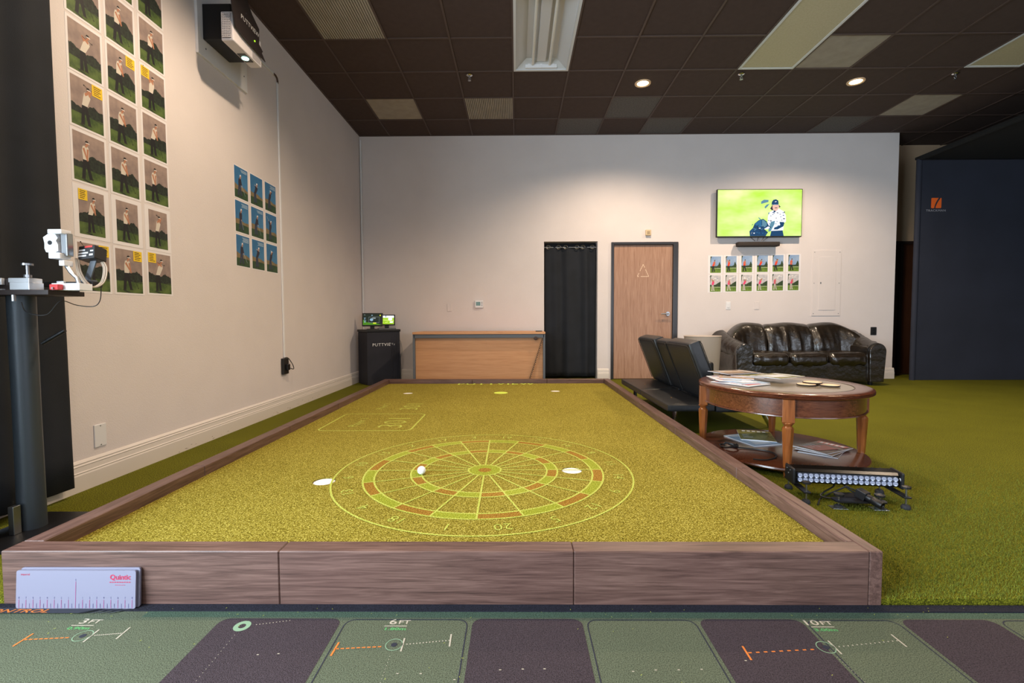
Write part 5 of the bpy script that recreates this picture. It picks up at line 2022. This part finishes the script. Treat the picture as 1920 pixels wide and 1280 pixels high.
bm = N(); tube(bm, [(0, 0, .048), (0, 0, .10)], .006, 10); obj('thumb_screw', bm, M_steel, t, True)
bm = N(); lathe(bm, [(.019, .10), (.019, .108)], 16); obj('screw_head', bm, M_steel, t)
bm = N(); lathe(bm, [(.013, .052), (.013, .062)], 14); obj('lock_nut', bm, M_steel, t)
t = gear('slide_rail', 'black slide rail carrying small blocks along the pedestal plate', 'instrument', -1.92, 1.99)
bm = N(); box(bm, -.075, .135, -.018, .03, .018, .04, .002); obj('rail', bm, M_black, t)
bm = N(); box(bm, -.01, .02, -.028, -.016, .012, .042, .002); obj('carriage', bm, M_alu, t)
bm = N(); box(bm, -.05, .04, -.015, .025, 0, .018, .002); obj('spacer', bm, M_grey, t)
t = gear('red_connector', 'small red connector block under the slide rail on the pedestal', 'connector', -1.855, 1.885)
bm = N(); box(bm, -.017, .017, -.012, .012, 0, .022, .002); obj('shell', bm, mat('red_plastic', rgb(190, 40, 40), .5), t)
bm = N(); tube(bm, [(0, -.012, .006), (0, -.018, .006)], .004, 8); obj('pin', bm, M_steel, t, True)
t = gear('corner_block', 'dark block with bright clamp at the left picture edge on the pedestal', 'instrument', -2.12, 1.94)
bm = N(); box(bm, -.03, .06, -.03, .03, 0, .05, .002); obj('body', bm, mat('plate_dark', rgb(44, 34, 32), .45), t)
bm = N(); box(bm, -.005, .03, -.045, -.03, .022, .05, .002); obj('clamp', bm, M_alu, t)
bm = N(); box(bm, -.005, .03, -.045, -.03, .0, .006, .001); obj('lower_clamp', bm, M_alu, t)

# white perforated tray on the floor behind the pedestal
t = thing('equipment_case', 'dark case with perforated pale lid on the floor under the drape', 'case', (-2.16, 1.62, G0))
bm = N(); box(bm, -.06, .06, -.2, .12, 0, .085, .004); obj('body', bm, mat('case_navy', rgb(22, 34, 44), .5), t)
bm = N(); box(bm, -.06, .06, -.2, .12, .085, .095, .003); obj('lid', bm, M_white, t)

# ------------------------------------------------------------------ printed ruler boards leaning on the rim
M_board = mat('ruler_board_white', rgb(126, 124, 143), .4)
LN = math.radians(4)
for k, (dy, dz, dx, lab) in enumerate(((.0, 0, 0, 'white ruler board with red maker name leaning on the front rim'), (.0095, .004, .006, 'second white ruler board tucked behind the lettered one'))):
    t = thing('ruler_board', lab, 'board', (-1.399 + dx, 1.434 + dy, .0045), 0, 'ruler boards leaning on the rim')
    Mx = Matrix.Rotation(-LN, 4, 'X')
    bm = N()
    prism(bm, rrect(-.191, .0, .191, .119 + dz, .006), lambda u, v, w: tuple(Mx @ Vector((u, w, v))), .006)
    obj('panel', bm, M_board, t)
    if k == 0:
        on_r = lambda u, v, w: tuple(Mx @ Vector((u, -.0004 - w, v)))
        bm = N()
        for q in range(-16, 17):
            x = q * .0113 + .0
            h = .028 if q % 2 == 0 else .016
            if q == 0:
                h = .085
            strip(bm, [(x, .002), (x, h)], .0012 if q % 2 == 0 else .0010, on_r, .0002, 0 if q % 2 else 1)
        obj('tick_mark', bm, [mat('ink_navy', rgb(60, 56, 110), .6), mat('ink_magenta', rgb(150, 60, 120), .6)], t, kind='stuff')
        bm = N()
        for q in range(-8, 9):
            text(bm, str(abs(q)), .0075, on_r, .0002, 0, q * .0226, .034 if q else .09)
        obj('tick_number', bm, mat('ink_navy', rgb(60, 56, 110), .6), t, kind='stuff')
        bm = N()
        text(bm, 'Quintic', .022, on_r, .0002, 0, .142, .098, fat=.0005)
        for k in range(9):
            flat(bm, rect(.108 + k * .0076, .0815, .1135 + k * .0076, .0842), on_r, .0002)
        for k in range(6):
            flat(bm, rect(.126 + k * .0055, .0735, .130 + k * .0055, .0748), on_r, .0002)
        obj('maker_lettering', bm, mat('ink_crimson', rgb(170, 22, 70), .6), t)
        bm = N()
        text(bm, 'imperial', .009, on_r, .0002, 0, -.162, .107)
        obj('unit_lettering', bm, mat('ink_crimson', rgb(170, 22, 70), .6), t)
